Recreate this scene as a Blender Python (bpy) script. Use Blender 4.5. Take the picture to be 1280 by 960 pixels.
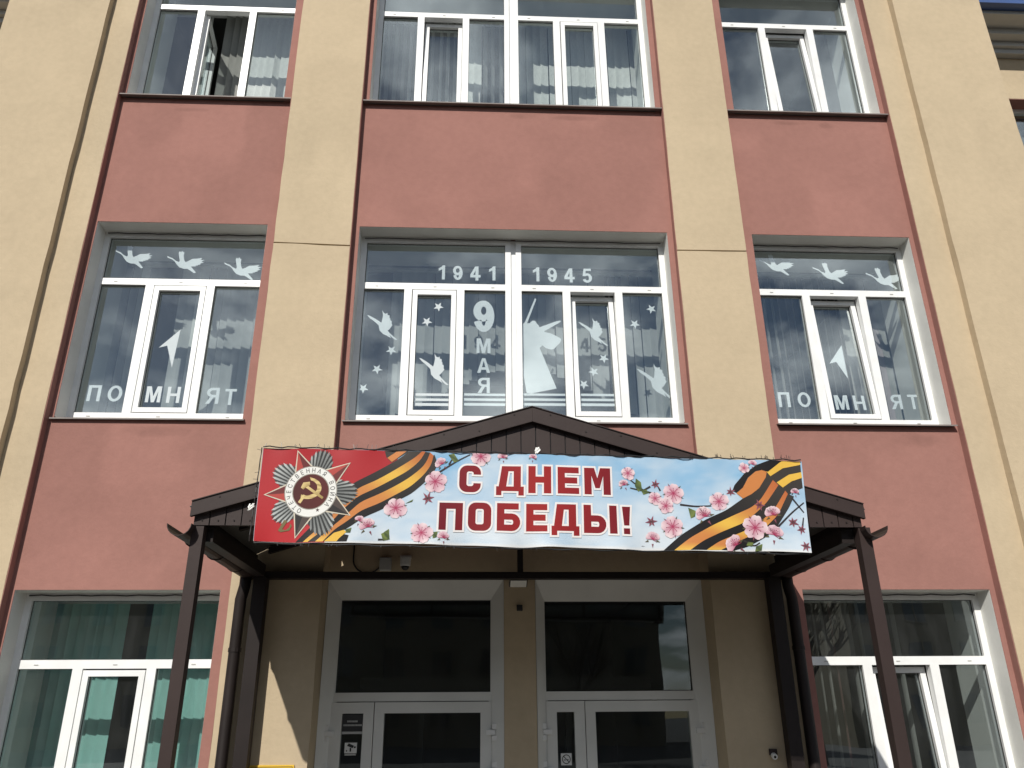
import bpy, bmesh, math, random
from mathutils import Vector, Matrix
from mathutils.geometry import tessellate_polygon
random.seed(7)
rnd = random.Random(11)
scene = bpy.context.scene
for o in list(bpy.data.objects):
    bpy.data.objects.remove(o)

# ---------------------------------------------------------------- camera
cam_d = bpy.data.cameras.new('camera')
cam = bpy.data.objects.new('camera', cam_d)
scene.collection.objects.link(cam)
cam_d.sensor_width = 36.0
cam_d.lens = 28.125
cam_d.clip_start = 0.05
cam_d.clip_end = 4000
yaw, pitch, roll = (math.radians(a) for a in (2.8166, 22.4, -0.432))
fw = Vector((math.sin(yaw)*math.cos(pitch), math.cos(yaw)*math.cos(pitch), math.sin(pitch)))
rt0 = Vector((math.cos(yaw), -math.sin(yaw), 0))
up0 = rt0.cross(fw)
rt = rt0*math.cos(roll) + up0*math.sin(roll)
up = -rt0*math.sin(roll) + up0*math.cos(roll)
cam.matrix_world = Matrix(((rt.x, up.x, -fw.x, -0.355), (rt.y, up.y, -fw.y, -6.6), (rt.z, up.z, -fw.z, 1.65), (0, 0, 0, 1)))
scene.camera = cam

# ---------------------------------------------------------------- light, sky, exposure
SUN_TRAVEL = Vector((0.36, 1.0, -0.80)).normalized()
SUN_STRENGTH = 3.85
CLOUD_SEED = 11.0
CLOUD_LO = 0.47
SKY_STRENGTH = 0.052
EXPOSURE = 0.22
world = bpy.data.worlds.new('World')
scene.world = world
world.use_nodes = True
wn, wl = world.node_tree.nodes, world.node_tree.links
wn.clear()
w_out = wn.new('ShaderNodeOutputWorld')
w_bg = wn.new('ShaderNodeBackground')
w_bg.inputs['Strength'].default_value = SKY_STRENGTH
w_sky = wn.new('ShaderNodeTexSky')
w_sky.sky_type = 'NISHITA'
w_sky.sun_disc = False
to_sun = -SUN_TRAVEL
w_sky.sun_elevation = math.asin(to_sun.z)
w_sky.sun_rotation = math.atan2(to_sun.x, to_sun.y)
w_sky.air_density = 1.0
w_sky.dust_density = 0.25
w_sky.ozone_density = 1.1
w_tc = wn.new('ShaderNodeTexCoord')
w_sep = wn.new('ShaderNodeSeparateXYZ')
w_add = wn.new('ShaderNodeMath'); w_add.operation = 'ADD'; w_add.inputs[1].default_value = 0.22
w_max = wn.new('ShaderNodeMath'); w_max.operation = 'MAXIMUM'; w_max.inputs[1].default_value = 0.05
w_dx = wn.new('ShaderNodeMath'); w_dx.operation = 'DIVIDE'
w_dy = wn.new('ShaderNodeMath'); w_dy.operation = 'DIVIDE'
w_cmb = wn.new('ShaderNodeCombineXYZ')
w_noise = wn.new('ShaderNodeTexNoise')
w_noise.noise_dimensions = '4D'
w_noise.inputs['W'].default_value = CLOUD_SEED
w_noise.inputs['Scale'].default_value = 2.9
w_noise.inputs['Detail'].default_value = 7
w_noise.inputs['Roughness'].default_value = 0.55
w_ramp = wn.new('ShaderNodeValToRGB')
w_ramp.color_ramp.elements[0].position = CLOUD_LO
w_ramp.color_ramp.elements[1].position = CLOUD_LO+0.2
w_mix = wn.new('ShaderNodeMix'); w_mix.data_type = 'RGBA'
w_mix.inputs[7].default_value = (27.0, 27.4, 28.2, 1)
wl.new(w_tc.outputs['Generated'], w_sep.inputs[0])
wl.new(w_sep.outputs['Z'], w_add.inputs[0]); wl.new(w_add.outputs[0], w_max.inputs[0])
wl.new(w_sep.outputs['X'], w_dx.inputs[0]); wl.new(w_max.outputs[0], w_dx.inputs[1])
wl.new(w_sep.outputs['Y'], w_dy.inputs[0]); wl.new(w_max.outputs[0], w_dy.inputs[1])
wl.new(w_dx.outputs[0], w_cmb.inputs[0]); wl.new(w_dy.outputs[0], w_cmb.inputs[1])
wl.new(w_cmb.outputs[0], w_noise.inputs['Vector'])
wl.new(w_noise.outputs['Fac'], w_ramp.inputs[0])
wl.new(w_ramp.outputs['Color'], w_mix.inputs[0])
wl.new(w_sky.outputs[0], w_mix.inputs[6])
wl.new(w_mix.outputs[2], w_bg.inputs['Color'])
wl.new(w_bg.outputs[0], w_out.inputs[0])

sun_d = bpy.data.lights.new('sun', 'SUN')
sun_d.energy = SUN_STRENGTH
sun_d.angle = math.radians(0.53)
sun_d.color = (1.0, 0.955, 0.88)
sun = bpy.data.objects.new('sun', sun_d)
scene.collection.objects.link(sun)
sun.rotation_euler = SUN_TRAVEL.to_track_quat('-Z', 'Y').to_euler()
sun.location = (-8, -20, 24)

scene.view_settings.view_transform = 'Standard'
scene.view_settings.look = 'None'
scene.view_settings.exposure = EXPOSURE
scene.view_settings.gamma = 1.0
scene.view_settings.use_curve_mapping = False
scene.cycles.max_bounces = 10
scene.cycles.transparent_max_bounces = 24
scene.cycles.caustics_reflective = False
scene.cycles.caustics_refractive = False

# ---------------------------------------------------------------- materials
def mat(name, col, rough=0.6, var=0.0, vscale=2.0, bump=0.0, bscale=40.0, metallic=0.0, spec=0.5, dark=None, translucent=0.0, streak=0.0, patches=0.0, stains=()):
    m = bpy.data.materials.new(name); m.use_nodes = True
    n, l = m.node_tree.nodes, m.node_tree.links
    b = n['Principled BSDF']
    b.inputs['Roughness'].default_value = rough
    b.inputs['Metallic'].default_value = metallic
    b.inputs['Specular IOR Level'].default_value = spec
    tc = n.new('ShaderNodeTexCoord')
    if var > 0:
        t = n.new('ShaderNodeTexNoise'); t.inputs['Scale'].default_value = vscale; t.inputs['Detail'].default_value = 6
        l.new(tc.outputs['Object'], t.inputs['Vector'])
        r = n.new('ShaderNodeMapRange'); r.inputs['From Min'].default_value = 0.3; r.inputs['From Max'].default_value = 0.7
        l.new(t.outputs['Fac'], r.inputs['Value'])
        mx = n.new('ShaderNodeMix'); mx.data_type = 'RGBA'
        d = dark or tuple(c*(1-var) for c in col)
        mx.inputs[6].default_value = (*d, 1)
        mx.inputs[7].default_value = (*[min(1, c*(1+var*0.6)) for c in col], 1)
        l.new(r.outputs[0], mx.inputs[0])
        last = mx.outputs[2]
        if streak > 0:
            mp = n.new('ShaderNodeMapping'); mp.inputs['Scale'].default_value = (9, 9, 0.7)
            t2 = n.new('ShaderNodeTexNoise'); t2.inputs['Scale'].default_value = 1.0; t2.inputs['Detail'].default_value = 4
            l.new(tc.outputs['Object'], mp.inputs['Vector']); l.new(mp.outputs[0], t2.inputs['Vector'])
            r2 = n.new('ShaderNodeMapRange'); r2.inputs['From Min'].default_value = 0.35; r2.inputs['From Max'].default_value = 0.75
            r2.inputs['To Min'].default_value = 1.0; r2.inputs['To Max'].default_value = 1.0-streak
            l.new(t2.outputs['Fac'], r2.inputs['Value'])
            m2 = n.new('ShaderNodeVectorMath'); m2.operation = 'SCALE'
            l.new(last, m2.inputs[0]); l.new(r2.outputs[0], m2.inputs['Scale'])
            last = m2.outputs[0]
        if patches > 0:
            # repainted and re-trowelled areas with soft rectangular edges
            wv = n.new('ShaderNodeTexNoise'); wv.inputs['Scale'].default_value = 3.0; wv.inputs['Detail'].default_value = 3
            l.new(tc.outputs['Object'], wv.inputs['Vector'])
            av = n.new('ShaderNodeMix'); av.data_type = 'VECTOR'; av.inputs[0].default_value = 0.12
            l.new(tc.outputs['Object'], av.inputs[4]); l.new(wv.outputs['Color'], av.inputs[5])
            vo = n.new('ShaderNodeTexVoronoi'); vo.distance = 'CHEBYCHEV'; vo.feature = 'SMOOTH_F1'; vo.inputs['Scale'].default_value = 1.5; vo.inputs['Smoothness'].default_value = 0.35
            l.new(av.outputs[1], vo.inputs['Vector'])
            sx = n.new('ShaderNodeSeparateXYZ'); l.new(vo.outputs['Color'], sx.inputs[0])
            r3 = n.new('ShaderNodeMapRange'); r3.inputs['To Min'].default_value = 1.0-patches; r3.inputs['To Max'].default_value = 1.0+patches*0.5
            l.new(sx.outputs[0], r3.inputs['Value'])
            m3 = n.new('ShaderNodeVectorMath'); m3.operation = 'SCALE'
            l.new(last, m3.inputs[0]); l.new(r3.outputs[0], m3.inputs['Scale'])
            last = m3.outputs[0]
            ww = n.new('ShaderNodeTexNoise'); ww.inputs['Scale'].default_value = 16; ww.inputs['Detail'].default_value = 6
            l.new(tc.outputs['Object'], ww.inputs['Vector'])
            r4 = n.new('ShaderNodeMapRange'); r4.inputs['From Min'].default_value = 0.25; r4.inputs['From Max'].default_value = 0.75
            r4.inputs['To Min'].default_value = 0.95; r4.inputs['To Max'].default_value = 1.04
            l.new(ww.outputs['Fac'], r4.inputs['Value'])
            m4 = n.new('ShaderNodeVectorMath'); m4.operation = 'SCALE'
            l.new(last, m4.inputs[0]); l.new(r4.outputs[0], m4.inputs['Scale'])
            last = m4.outputs[0]
        if stains:
            sp = n.new('ShaderNodeSeparateXYZ'); l.new(tc.outputs['Object'], sp.inputs[0])
            tot = None
            def mth(op, a, bb, c=None):
                q = n.new('ShaderNodeMath'); q.operation = op
                for i_, v_ in enumerate((a, bb, c)):
                    if v_ is None: continue
                    if isinstance(v_, (int, float)): q.inputs[i_].default_value = v_
                    else: l.new(v_, q.inputs[i_])
                return q.outputs[0]
            nz = n.new('ShaderNodeTexNoise'); nz.inputs['Scale'].default_value = 7; nz.inputs['Detail'].default_value = 5
            l.new(tc.outputs['Object'], nz.inputs['Vector'])
            for (cx_, cz_, rx_, rz_) in stains:
                dx = mth('MULTIPLY', mth('SUBTRACT', sp.outputs[0], cx_), 1/rx_); dz = mth('MULTIPLY', mth('SUBTRACT', sp.outputs[2], cz_), 1/rz_)
                d2 = mth('ADD', mth('MULTIPLY', dx, dx), mth('MULTIPLY', dz, dz))
                e = mth('MAXIMUM', mth('SUBTRACT', mth('MULTIPLY', nz.outputs['Fac'], 2.0), d2), 0.0)
                tot = e if tot is None else mth('ADD', tot, e)
            f_ = mth('SUBTRACT', 1.0, mth('MULTIPLY', mth('MINIMUM', tot, 1.0), 0.16))
            m5 = n.new('ShaderNodeVectorMath'); m5.operation = 'SCALE'
            l.new(last, m5.inputs[0]); l.new(f_, m5.inputs['Scale']); last = m5.outputs[0]
        l.new(last, b.inputs['Base Color'])
    else:
        b.inputs['Base Color'].default_value = (*col, 1)
    if bump > 0:
        t = n.new('ShaderNodeTexNoise'); t.inputs['Scale'].default_value = bscale; t.inputs['Detail'].default_value = 5
        l.new(tc.outputs['Object'], t.inputs['Vector'])
        t3 = n.new('ShaderNodeTexNoise'); t3.inputs['Scale'].default_value = 1.7; t3.inputs['Detail'].default_value = 2
        l.new(tc.outputs['Object'], t3.inputs['Vector'])
        ad = n.new('ShaderNodeMath'); ad.operation = 'MULTIPLY_ADD'; ad.inputs[1].default_value = 6.0
        l.new(t3.outputs['Fac'], ad.inputs[0]); l.new(t.outputs['Fac'], ad.inputs[2])
        bp = n.new('ShaderNodeBump'); bp.inputs['Strength'].default_value = bump; bp.inputs['Distance'].default_value = 0.01
        l.new(ad.outputs[0], bp.inputs['Height']); l.new(bp.outputs[0], b.inputs['Normal'])
    if translucent > 0:
        tr = n.new('ShaderNodeBsdfTranslucent'); tr.inputs['Color'].default_value = (*col, 1)
        ms = n.new('ShaderNodeMixShader'); ms.inputs[0].default_value = translucent
        l.new(b.outputs[0], ms.inputs[1]); l.new(tr.outputs[0], ms.inputs[2])
        l.new(ms.outputs[0], n['Material Output'].inputs['Surface'])
    return m

def glass_mat(name, base, tint, rough=0.0, dust=0.009):
    m = bpy.data.materials.new(name); m.use_nodes = True
    n, l = m.node_tree.nodes, m.node_tree.links
    n.remove(n['Principled BSDF'])
    lw = n.new('ShaderNodeLayerWeight'); lw.inputs['Blend'].default_value = 0.5
    pw_ = n.new('ShaderNodeMath'); pw_.operation = 'POWER'; pw_.inputs[1].default_value = 5.0
    ad = n.new('ShaderNodeMath'); ad.operation = 'MULTIPLY_ADD'; ad.use_clamp = True
    ad.inputs[1].default_value = 0.9; ad.inputs[2].default_value = base
    l.new(lw.outputs['Facing'], pw_.inputs[0])
    tr = n.new('ShaderNodeBsdfTransparent'); tr.inputs['Color'].default_value = (*tint, 1)
    gl = n.new('ShaderNodeBsdfGlossy'); gl.inputs['Roughness'].default_value = rough; gl.inputs['Color'].default_value = (0.90, 0.98, 1.0, 1)
    tc = n.new('ShaderNodeTexCoord')
    t = n.new('ShaderNodeTexNoise'); t.inputs['Scale'].default_value = 1.6; t.inputs['Detail'].default_value = 1
    l.new(tc.outputs['Object'], t.inputs['Vector'])
    bp = n.new('ShaderNodeBump'); bp.inputs['Strength'].default_value = 0.035; bp.inputs['Distance'].default_value = 0.05
    l.new(t.outputs['Fac'], bp.inputs['Height']); l.new(bp.outputs[0], gl.inputs['Normal'])
    ms = n.new('ShaderNodeMixShader')
    l.new(pw_.outputs[0], ad.inputs[0]); l.new(ad.outputs[0], ms.inputs[0])
    l.new(tr.outputs[0], ms.inputs[1]); l.new(gl.outputs[0], ms.inputs[2])
    dm = n.new('ShaderNodeMapping'); dm.inputs['Scale'].default_value = (6, 1, 1.6)
    dn = n.new('ShaderNodeTexNoise'); dn.inputs['Scale'].default_value = 2.0; dn.inputs['Detail'].default_value = 7
    l.new(tc.outputs['Object'], dm.inputs['Vector']); l.new(dm.outputs[0], dn.inputs['Vector'])
    dr = n.new('ShaderNodeMapRange'); dr.inputs['From Min'].default_value = 0.35; dr.inputs['From Max'].default_value = 0.75
    dr.inputs['To Min'].default_value = dust*0.4; dr.inputs['To Max'].default_value = dust*1.6
    l.new(dn.outputs['Fac'], dr.inputs['Value'])
    df = n.new('ShaderNodeBsdfDiffuse'); df.inputs['Color'].default_value = (0.75, 0.77, 0.78, 1)
    m2 = n.new('ShaderNodeMixShader'); l.new(dr.outputs[0], m2.inputs[0]); l.new(ms.outputs[0], m2.inputs[1]); l.new(df.outputs[0], m2.inputs[2])
    l.new(m2.outputs[0], n['Material Output'].inputs['Surface'])
    return m

def print_mat(name, rough=0.45):
    m = bpy.data.materials.new(name); m.use_nodes = True
    n, l = m.node_tree.nodes, m.node_tree.links
    a = n.new('ShaderNodeVertexColor'); a.layer_name = 'Col'
    b = n['Principled BSDF']; b.inputs['Roughness'].default_value = rough
    b.inputs['Specular IOR Level'].default_value = 0.14
    l.new(a.outputs['Color'], b.inputs['Base Color'])
    return m

M = {}
M['beige'] = mat('beige_stucco', (0.500, 0.406, 0.278), 0.9, 0.05, 1.6, 0.20, 38, spec=0.15, patches=0.045)
M['pink'] = mat('pink_stucco', (0.322, 0.163, 0.136), 0.9, 0.05, 1.8, 0.22, 38, spec=0.15, patches=0.09, stains=[(0.12, 7.45, 0.16, 0.05), (0.62, 7.44, 0.30, 0.035), (3.35, 7.43, 0.10, 0.045), (2.95, 7.45, 0.22, 0.03), (-3.1, 3.93, 0.30, 0.06), (3.6, 3.90, 0.25, 0.07), (-3.3, 7.42, 0.2, 0.03), (-1.1, 5.98, 0.2, 0.05)])
M['reveal'] = mat('reveal_plaster', (0.74, 0.74, 0.70), 0.8, 0.08, 3.0, 0.15, 40, spec=0.2)
M['white'] = mat('white_pvc', (0.80, 0.81, 0.80), 0.35, 0.07, 6.0)
M['grime'] = mat('aged_white_pvc', (0.66, 0.66, 0.62), 0.4, 0.08, 3.0)
M['gasket'] = mat('black_gasket', (0.02, 0.02, 0.02), 0.7)
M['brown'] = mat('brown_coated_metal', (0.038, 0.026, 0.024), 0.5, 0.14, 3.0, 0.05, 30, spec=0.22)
M['brown_dark'] = mat('dark_brown_and_shaded_metal', (0.020, 0.015, 0.014), 0.55, 0.2, 4.0, spec=0.2)  # on rear posts and downpipes this tone holds the canopy's shade
M['sill'] = mat('weathered_sill_metal', (0.24, 0.21, 0.195), 0.6, 0.2, 5.0, spec=0.2)
M['seam'] = mat('dark_joint', (0.10, 0.075, 0.05), 0.95)
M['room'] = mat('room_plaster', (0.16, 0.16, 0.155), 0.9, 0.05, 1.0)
M['room_floor'] = mat('room_floor', (0.12, 0.09, 0.06), 0.6, 0.1, 2.0)
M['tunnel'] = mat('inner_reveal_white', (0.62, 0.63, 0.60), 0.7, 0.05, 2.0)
M['glass'] = glass_mat('window_glass', 0.135, (0.955, 0.985, 0.985))
M['door_glass'] = glass_mat('door_glass', 0.04, (0.80, 0.83, 0.83))
M['paper'] = mat('white_paper', (0.88, 0.90, 0.91), 0.8, 0.02, 9.0, translucent=0.15)
M['slat'] = mat('blind_fabric_white', (0.47, 0.48, 0.475), 0.9, 0.06, 20, translucent=0.25)
M['slat_lace'] = mat('blind_fabric_lace', (0.86, 0.87, 0.84), 0.9, 0.10, 42, translucent=0.25)
M['slat_grey'] = mat('blind_fabric_grey', (0.40, 0.40, 0.38), 0.9, 0.08, 20, translucent=0.2)
M['slat_teal'] = mat('blind_fabric_teal', (0.33, 0.62, 0.56), 0.85, 0.06, 20, translucent=0.2)
M['slat_rust'] = mat('blind_fabric_rust', (0.20, 0.11, 0.10), 0.9, 0.12, 20, translucent=0.2)
M['curtain'] = mat('curtain_grey_rose', (0.46, 0.40, 0.41), 0.9, 0.1, 8, translucent=0.2)
M['asphalt'] = mat('asphalt', (0.085, 0.082, 0.08), 0.95, 0.25, 0.8, 0.3, 60)
M['paving'] = mat('concrete_paving', (0.20, 0.19, 0.175), 0.9, 0.15, 1.2, 0.3, 50)
M['blue'] = mat('blue_roof_metal', (0.05, 0.10, 0.26), 0.4, 0.1, 3)
M['grey'] = mat('grey_plastic', (0.45, 0.45, 0.43), 0.5, 0.05, 8)
M['lightplastic'] = mat('white_plastic', (0.74, 0.74, 0.71), 0.4)
M['black'] = mat('black_plastic', (0.015, 0.015, 0.015), 0.4)
M['yellow'] = mat('yellow_sign', (0.75, 0.48, 0.04), 0.5, 0.05, 5)
M['lamp_glass'] = mat('lamp_front', (0.72, 0.72, 0.68), 0.3)
M['bark'] = mat('bark', (0.10, 0.08, 0.06), 0.95, 0.3, 8, 0.5, 20)
M['twig_bud'] = mat('tree_twigs', (0.11, 0.09, 0.06), 0.95)
M['far_wall'] = mat('far_plaster', (0.20, 0.17, 0.12), 0.9, 0.12, 0.6)
M['far_glass'] = mat('far_window', (0.03, 0.035, 0.04), 0.1)
M['print'] = print_mat('banner_print')
M['letter_white'] = mat('print_white', (0.82, 0.82, 0.80), 0.45)
M['soffit'] = mat('roof_underside_metal', (0.12, 0.115, 0.105), 0.5, 0.15, 2.5)

# ---------------------------------------------------------------- helpers
def link(o, parent=None, loc=None):
    scene.collection.objects.link(o)
    if parent is not None: o.parent = parent
    if loc is not None: o.location = loc
    return o

def tag(o, label=None, cat=None, group=None, kind=None):
    if label: o['label'] = label
    if cat: o['category'] = cat
    if group: o['group'] = group
    if kind: o['kind'] = kind
    return o

def empty(name, loc=(0, 0, 0), label=None, cat=None, group=None, rot=None):
    o = bpy.data.objects.new(name, None)
    o.empty_display_size = 0.1
    link(o, None, loc)
    if rot: o.rotation_euler = rot
    return tag(o, label, cat, group)

class MB:
    def __init__(s): s.v = []; s.f = []; s.c = None
    def box(s, x0, x1, y0, y1, z0, z1):
        i = len(s.v)
        s.v += [(x0,y0,z0),(x1,y0,z0),(x1,y1,z0),(x0,y1,z0),(x0,y0,z1),(x1,y0,z1),(x1,y1,z1),(x0,y1,z1)]
        for q in ((0,3,2,1),(4,5,6,7),(0,1,5,4),(1,2,6,5),(2,3,7,6),(3,0,4,7)): s.f.append(tuple(i+k for k in q))
        return s
    def quad(s, a, b, c, d):
        i = len(s.v); s.v += [a, b, c, d]; s.f.append((i, i+1, i+2, i+3)); return s
    def prism(s, pts, y0, y1):
        """pts: (x, z) outline, extruded from y0 to y1"""
        i = len(s.v); n = len(pts)
        s.v += [(x, y0, z) for x, z in pts] + [(x, y1, z) for x, z in pts]
        tri = tessellate_polygon([[Vector((x, z, 0)) for x, z in pts]])
        for t in tri: s.f.append((i+t[0], i+t[1], i+t[2])); s.f.append((i+n+t[2], i+n+t[1], i+n+t[0]))
        for k in range(n): s.f.append((i+k, i+(k+1) % n, i+n+(k+1) % n, i+n+k))
        return s
    def tube(s, pts, r, n=8, cap=True):
        pts = [Vector(p) for p in pts]; i0 = len(s.v)
        rr = r if isinstance(r, (list, tuple)) else [r]*len(pts)
        prev = None
        for k, p in enumerate(pts):
            d = (pts[min(k+1, len(pts)-1)] - pts[max(k-1, 0)])
            if d.length < 1e-9: d = Vector((0, 0, 1))
            d.normalize()
            a = d.orthogonal().normalized() if prev is None else (prev - d*prev.dot(d)).normalized()
            prev = a; b = d.cross(a)
            for j in range(n):
                t = 2*math.pi*j/n
                s.v.append(tuple(p + (a*math.cos(t) + b*math.sin(t))*rr[k]))
        for k in range(len(pts)-1):
            for j in range(n):
                s.f.append((i0+k*n+j, i0+k*n+(j+1) % n, i0+(k+1)*n+(j+1) % n, i0+(k+1)*n+j))
        if cap:
            s.f.append(tuple(i0+j for j in reversed(range(n))))
            s.f.append(tuple(i0+(len(pts)-1)*n+j for j in range(n)))
        return s
    def mesh(s, name, m=None, smooth=False, fix=True):
        me = bpy.data.meshes.new(name)
        me.from_pydata(s.v, [], s.f); me.update()
        if fix:
            bm = bmesh.new(); bm.from_mesh(me); bmesh.ops.recalc_face_normals(bm, faces=bm.faces); bm.to_mesh(me); bm.free()
        if m: me.materials.append(m)
        if smooth:
            for p in me.polygons: p.use_smooth = True
        return me
    def build(s, name, m, parent=None, smooth=False, loc=None):
        o = bpy.data.objects.new(name, s.mesh(name, m, smooth))
        return link(o, parent, loc)

def bevel(o, w=0.004, seg=2):
    md = o.modifiers.new('bevel', 'BEVEL'); md.width = w; md.segments = seg; md.limit_method = 'ANGLE'
    return o

def text_mesh(ch, thick=0.0, offset=0.0, size=1.0, res=4):
    cu = bpy.data.curves.new('t', 'FONT'); cu.body = ch; cu.size = size
    cu.offset = offset; cu.extrude = thick/2; cu.resolution_u = res
    o = bpy.data.objects.new('t', cu); scene.collection.objects.link(o)
    dg = bpy.context.evaluated_depsgraph_get()
    me = bpy.data.meshes.new_from_object(o.evaluated_get(dg))
    bpy.data.objects.remove(o); bpy.data.curves.remove(cu)
    return me

def bbox2(me):
    xs = [v.co.x for v in me.vertices]; ys = [v.co.y for v in me.vertices]
    return min(xs), max(xs), min(ys), max(ys)

# ---------------------------------------------------------------- drawn glyphs (outer loops and holes in a unit-height box)
def arc(cx, cy, rx, ry, a0, a1, n=10):
    return [(cx+rx*math.cos(math.radians(a0+(a1-a0)*k/n)), cy+ry*math.sin(math.radians(a0+(a1-a0)*k/n))) for k in range(n+1)]
def rrect(x0, y0, x1, y1, r, n=5):
    return arc(x1-r, y1-r, r, r, 90, 0, n) + arc(x1-r, y0+r, r, r, 0, -90, n) + arc(x0+r, y0+r, r, r, -90, -180, n) + arc(x0+r, y1-r, r, r, 180, 90, n)
GW = {'П': .74, 'О': .82, 'М': .86, 'Н': .74, 'Я': .74, 'Т': .66, 'А': .80, '1': .40, '9': .60, '4': .64, '5': .60}
def glyph(ch, w, t, blocky=False):
    """list of (outer, [holes])"""
    b = t*0.86
    if ch == 'П': return [([(0,0),(0,1),(w,1),(w,0),(w-t,0),(w-t,1-b),(t,1-b),(t,0)], [])]
    if ch == 'Н': return [([(0,0),(0,1),(t,1),(t,.5+b/2),(w-t,.5+b/2),(w-t,1),(w,1),(w,0),(w-t,0),(w-t,.5-b/2),(t,.5-b/2),(t,0)], [])]
    if ch == 'О':
        if blocky: return [(rrect(0, 0, w, 1, .33*w), [rrect(t, b, w-t, 1-b, max(.02, .33*w-t*.75))])]
        return [(arc(w/2, .5, w/2, .5, 0, 351, 39), [arc(w/2, .5, w/2-t, .5-b, 0, 351, 39)])]
    if ch == 'С':
        r = .36*w
        o = [(w, .66)] + [(w, 1-r)] + arc(w-r, 1-r, r, r, 0, 90, 6) + arc(r, 1-r, r, r, 90, 180, 6) + arc(r, r, r, r, 180, 270, 6) + arc(w-r, r, r, r, 270, 360, 6) + [(w, .34)]
        q = max(.03, r-t*.75)
        i = [(w-t, .34)] + arc(w-t-q, b+q, q, q, 0, -90, 5) + arc(t+q, b+q, q, q, -90, -180, 5) + arc(t+q, 1-b-q, q, q, 180, 90, 5) + arc(w-t-q, 1-b-q, q, q, 90, 0, 5) + [(w-t, .66)]
        return [(o+i, [])]
    if ch == 'Т': return [([(0,1),(w,1),(w,1-b),(w/2+t/2,1-b),(w/2+t/2,0),(w/2-t/2,0),(w/2-t/2,1-b),(0,1-b)], [])]
    if ch == 'М':
        v = .24 if blocky else 0.0
        k = 0.30 if blocky else 0.48
        return [([(0,0),(0,1),(1.4*t,1),(w/2,v+.38),(w-1.4*t,1),(w,1),(w,0),(w-t,0),(w-t,.70),(w/2+k*t,v),(w/2-k*t,v),(t,.70),(t,0)], [])]
    if ch == 'А':
        f = lambda y: 1.1*t+(w/2-1.1*t)*y/.84
        return [([(0,0),(w/2-.58*t,1),(w/2+.58*t,1),(w,0),(w-1.1*t,0),(w-f(.21),.21),(f(.21),.21),(1.1*t,0)], [[(f(.38),.38),(w/2,.82),(w-f(.38),.38)]])]
    if ch == 'Я':
        o = [(0,0),(0,1),(.55*w,1)] + arc(.55*w, .71, .42*w, .29, 90, -90, 8)[1:] + [(.66*w,.42),(w,0),(w-1.25*t,0),(.40*w,.40),(t,.40),(t,0)]
        h = [(t,1-b),(.52*w,1-b)] + arc(.52*w, .70, .45*w-t, .30-b, 90, -90, 6)[1:] + [(t,.40+b)]
        return [([(w-x, y) for x, y in o], [[(w-x, y) for x, y in h]])]
    if ch == '1': return [([(w,0),(w,1),(w-.85*t,1),(w-1.2*t,.90),(0,.78),(0,.60),(w-t,.72),(w-t,0)], [])]
    if ch == '4': return [([(w-.13-t,0),(w-.13,0),(w-.13,.22),(w,.22),(w,.40),(w-.13,.40),(w-.13,1),(w-.15-t,1),(0,.42),(0,.22),(w-.13-t,.22)], [[(.19,.40),(w-.13-t,.40),(w-.13-t,.72)]])]
    if ch == '9':
        o = [(w/2, 1)] + arc(w/2, .5, w/2, .5, 84, -158, 22) + arc(w/2, .5, w/2-t, .5-b, -158, -62, 8) + [(w-t*1.02, .40)] + arc(w/2-.02, .665, w/2-.02, .335, -62, -262, 18)
        return [(o, [arc(w/2-.005, .675, w/2-t, .325-b, 0, 345, 23)])]
    if ch == '5':
        o = [(.16*w,1),(.92*w,1),(.92*w,1-b),(.38*w,1-b),(.34*w,.645)] + arc(.5*w, .335, .5*w, .335, 100, -160, 20) + arc(.5*w, .335, .5*w-t, .335-b, -160, 135, 16) + [(.03*w,.47)]
        return [(o, [])]
    if ch == 'Е': return [([(0,0),(0,1),(w,1),(w,1-b),(t,1-b),(t,.5+b/2),(.92*w,.5+b/2),(.92*w,.5-b/2),(t,.5-b/2),(t,b),(w,b),(w,0)], [])]
    if ch == 'Б':
        o = [(0,0),(0,1),(.93*w,1),(.93*w,1-b),(t,1-b),(t,.63),(.60*w,.63)] + arc(w-.30, .315, .30, .315, 90, -90, 9) 
        return [(o, [[(t,b),(t,.63-b)] + arc(w-.30, .315, .30-t*.95, .315-b, 90, -90, 6)])]
    if ch == 'Д':
        q = .17
        sc = lambda p: [(x, (y+q)/(1+q)) for x, y in p]
        o = [(0,-q),(0,b*.9),(.09*w,b*.9),(.20*w,1),(.89*w,1),(.89*w,b*.9),(w,b*.9),(w,-q),(w-.75*t,-q),(w-.75*t,0),(.75*t,0),(.75*t,-q)]
        h = [(.13*w+t*.9,b*.9),(.89*w-t,b*.9),(.89*w-t,1-b),(.22*w+t*.85,1-b)]
        return [(sc(o), [sc(h)])]
    if ch == 'Ы':
        m = w-t*1.45
        o = [(0,0),(0,1),(t,1),(t,.63)] + arc(m-.29, .315, .29, .315, 90, -90, 9)
        return [(o, [[(t,b),(t,.63-b)] + arc(m-.29, .315, .29-t*.95, .315-b, 90, -90, 6)]), ([(w-t,0),(w-t,1),(w,1),(w,0)], [])]
    if ch == '!': return [([(0,1),(w,1),(.82*w,.31),(.18*w,.31)], []), ([(.12*w,0),(.12*w,.21),(.88*w,.21),(.88*w,0)], [])]
    raise KeyError(ch)
def area2(p): return sum(p[i][0]*p[(i+1) % len(p)][1]-p[(i+1) % len(p)][0]*p[i][1] for i in range(len(p)))
def dedupe(p):
    q = [p[0]]
    for a in p[1:]:
        if math.dist(a, q[-1]) > 1e-5: q.append(a)
    if math.dist(q[0], q[-1]) < 1e-5: q.pop()
    return q
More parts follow.
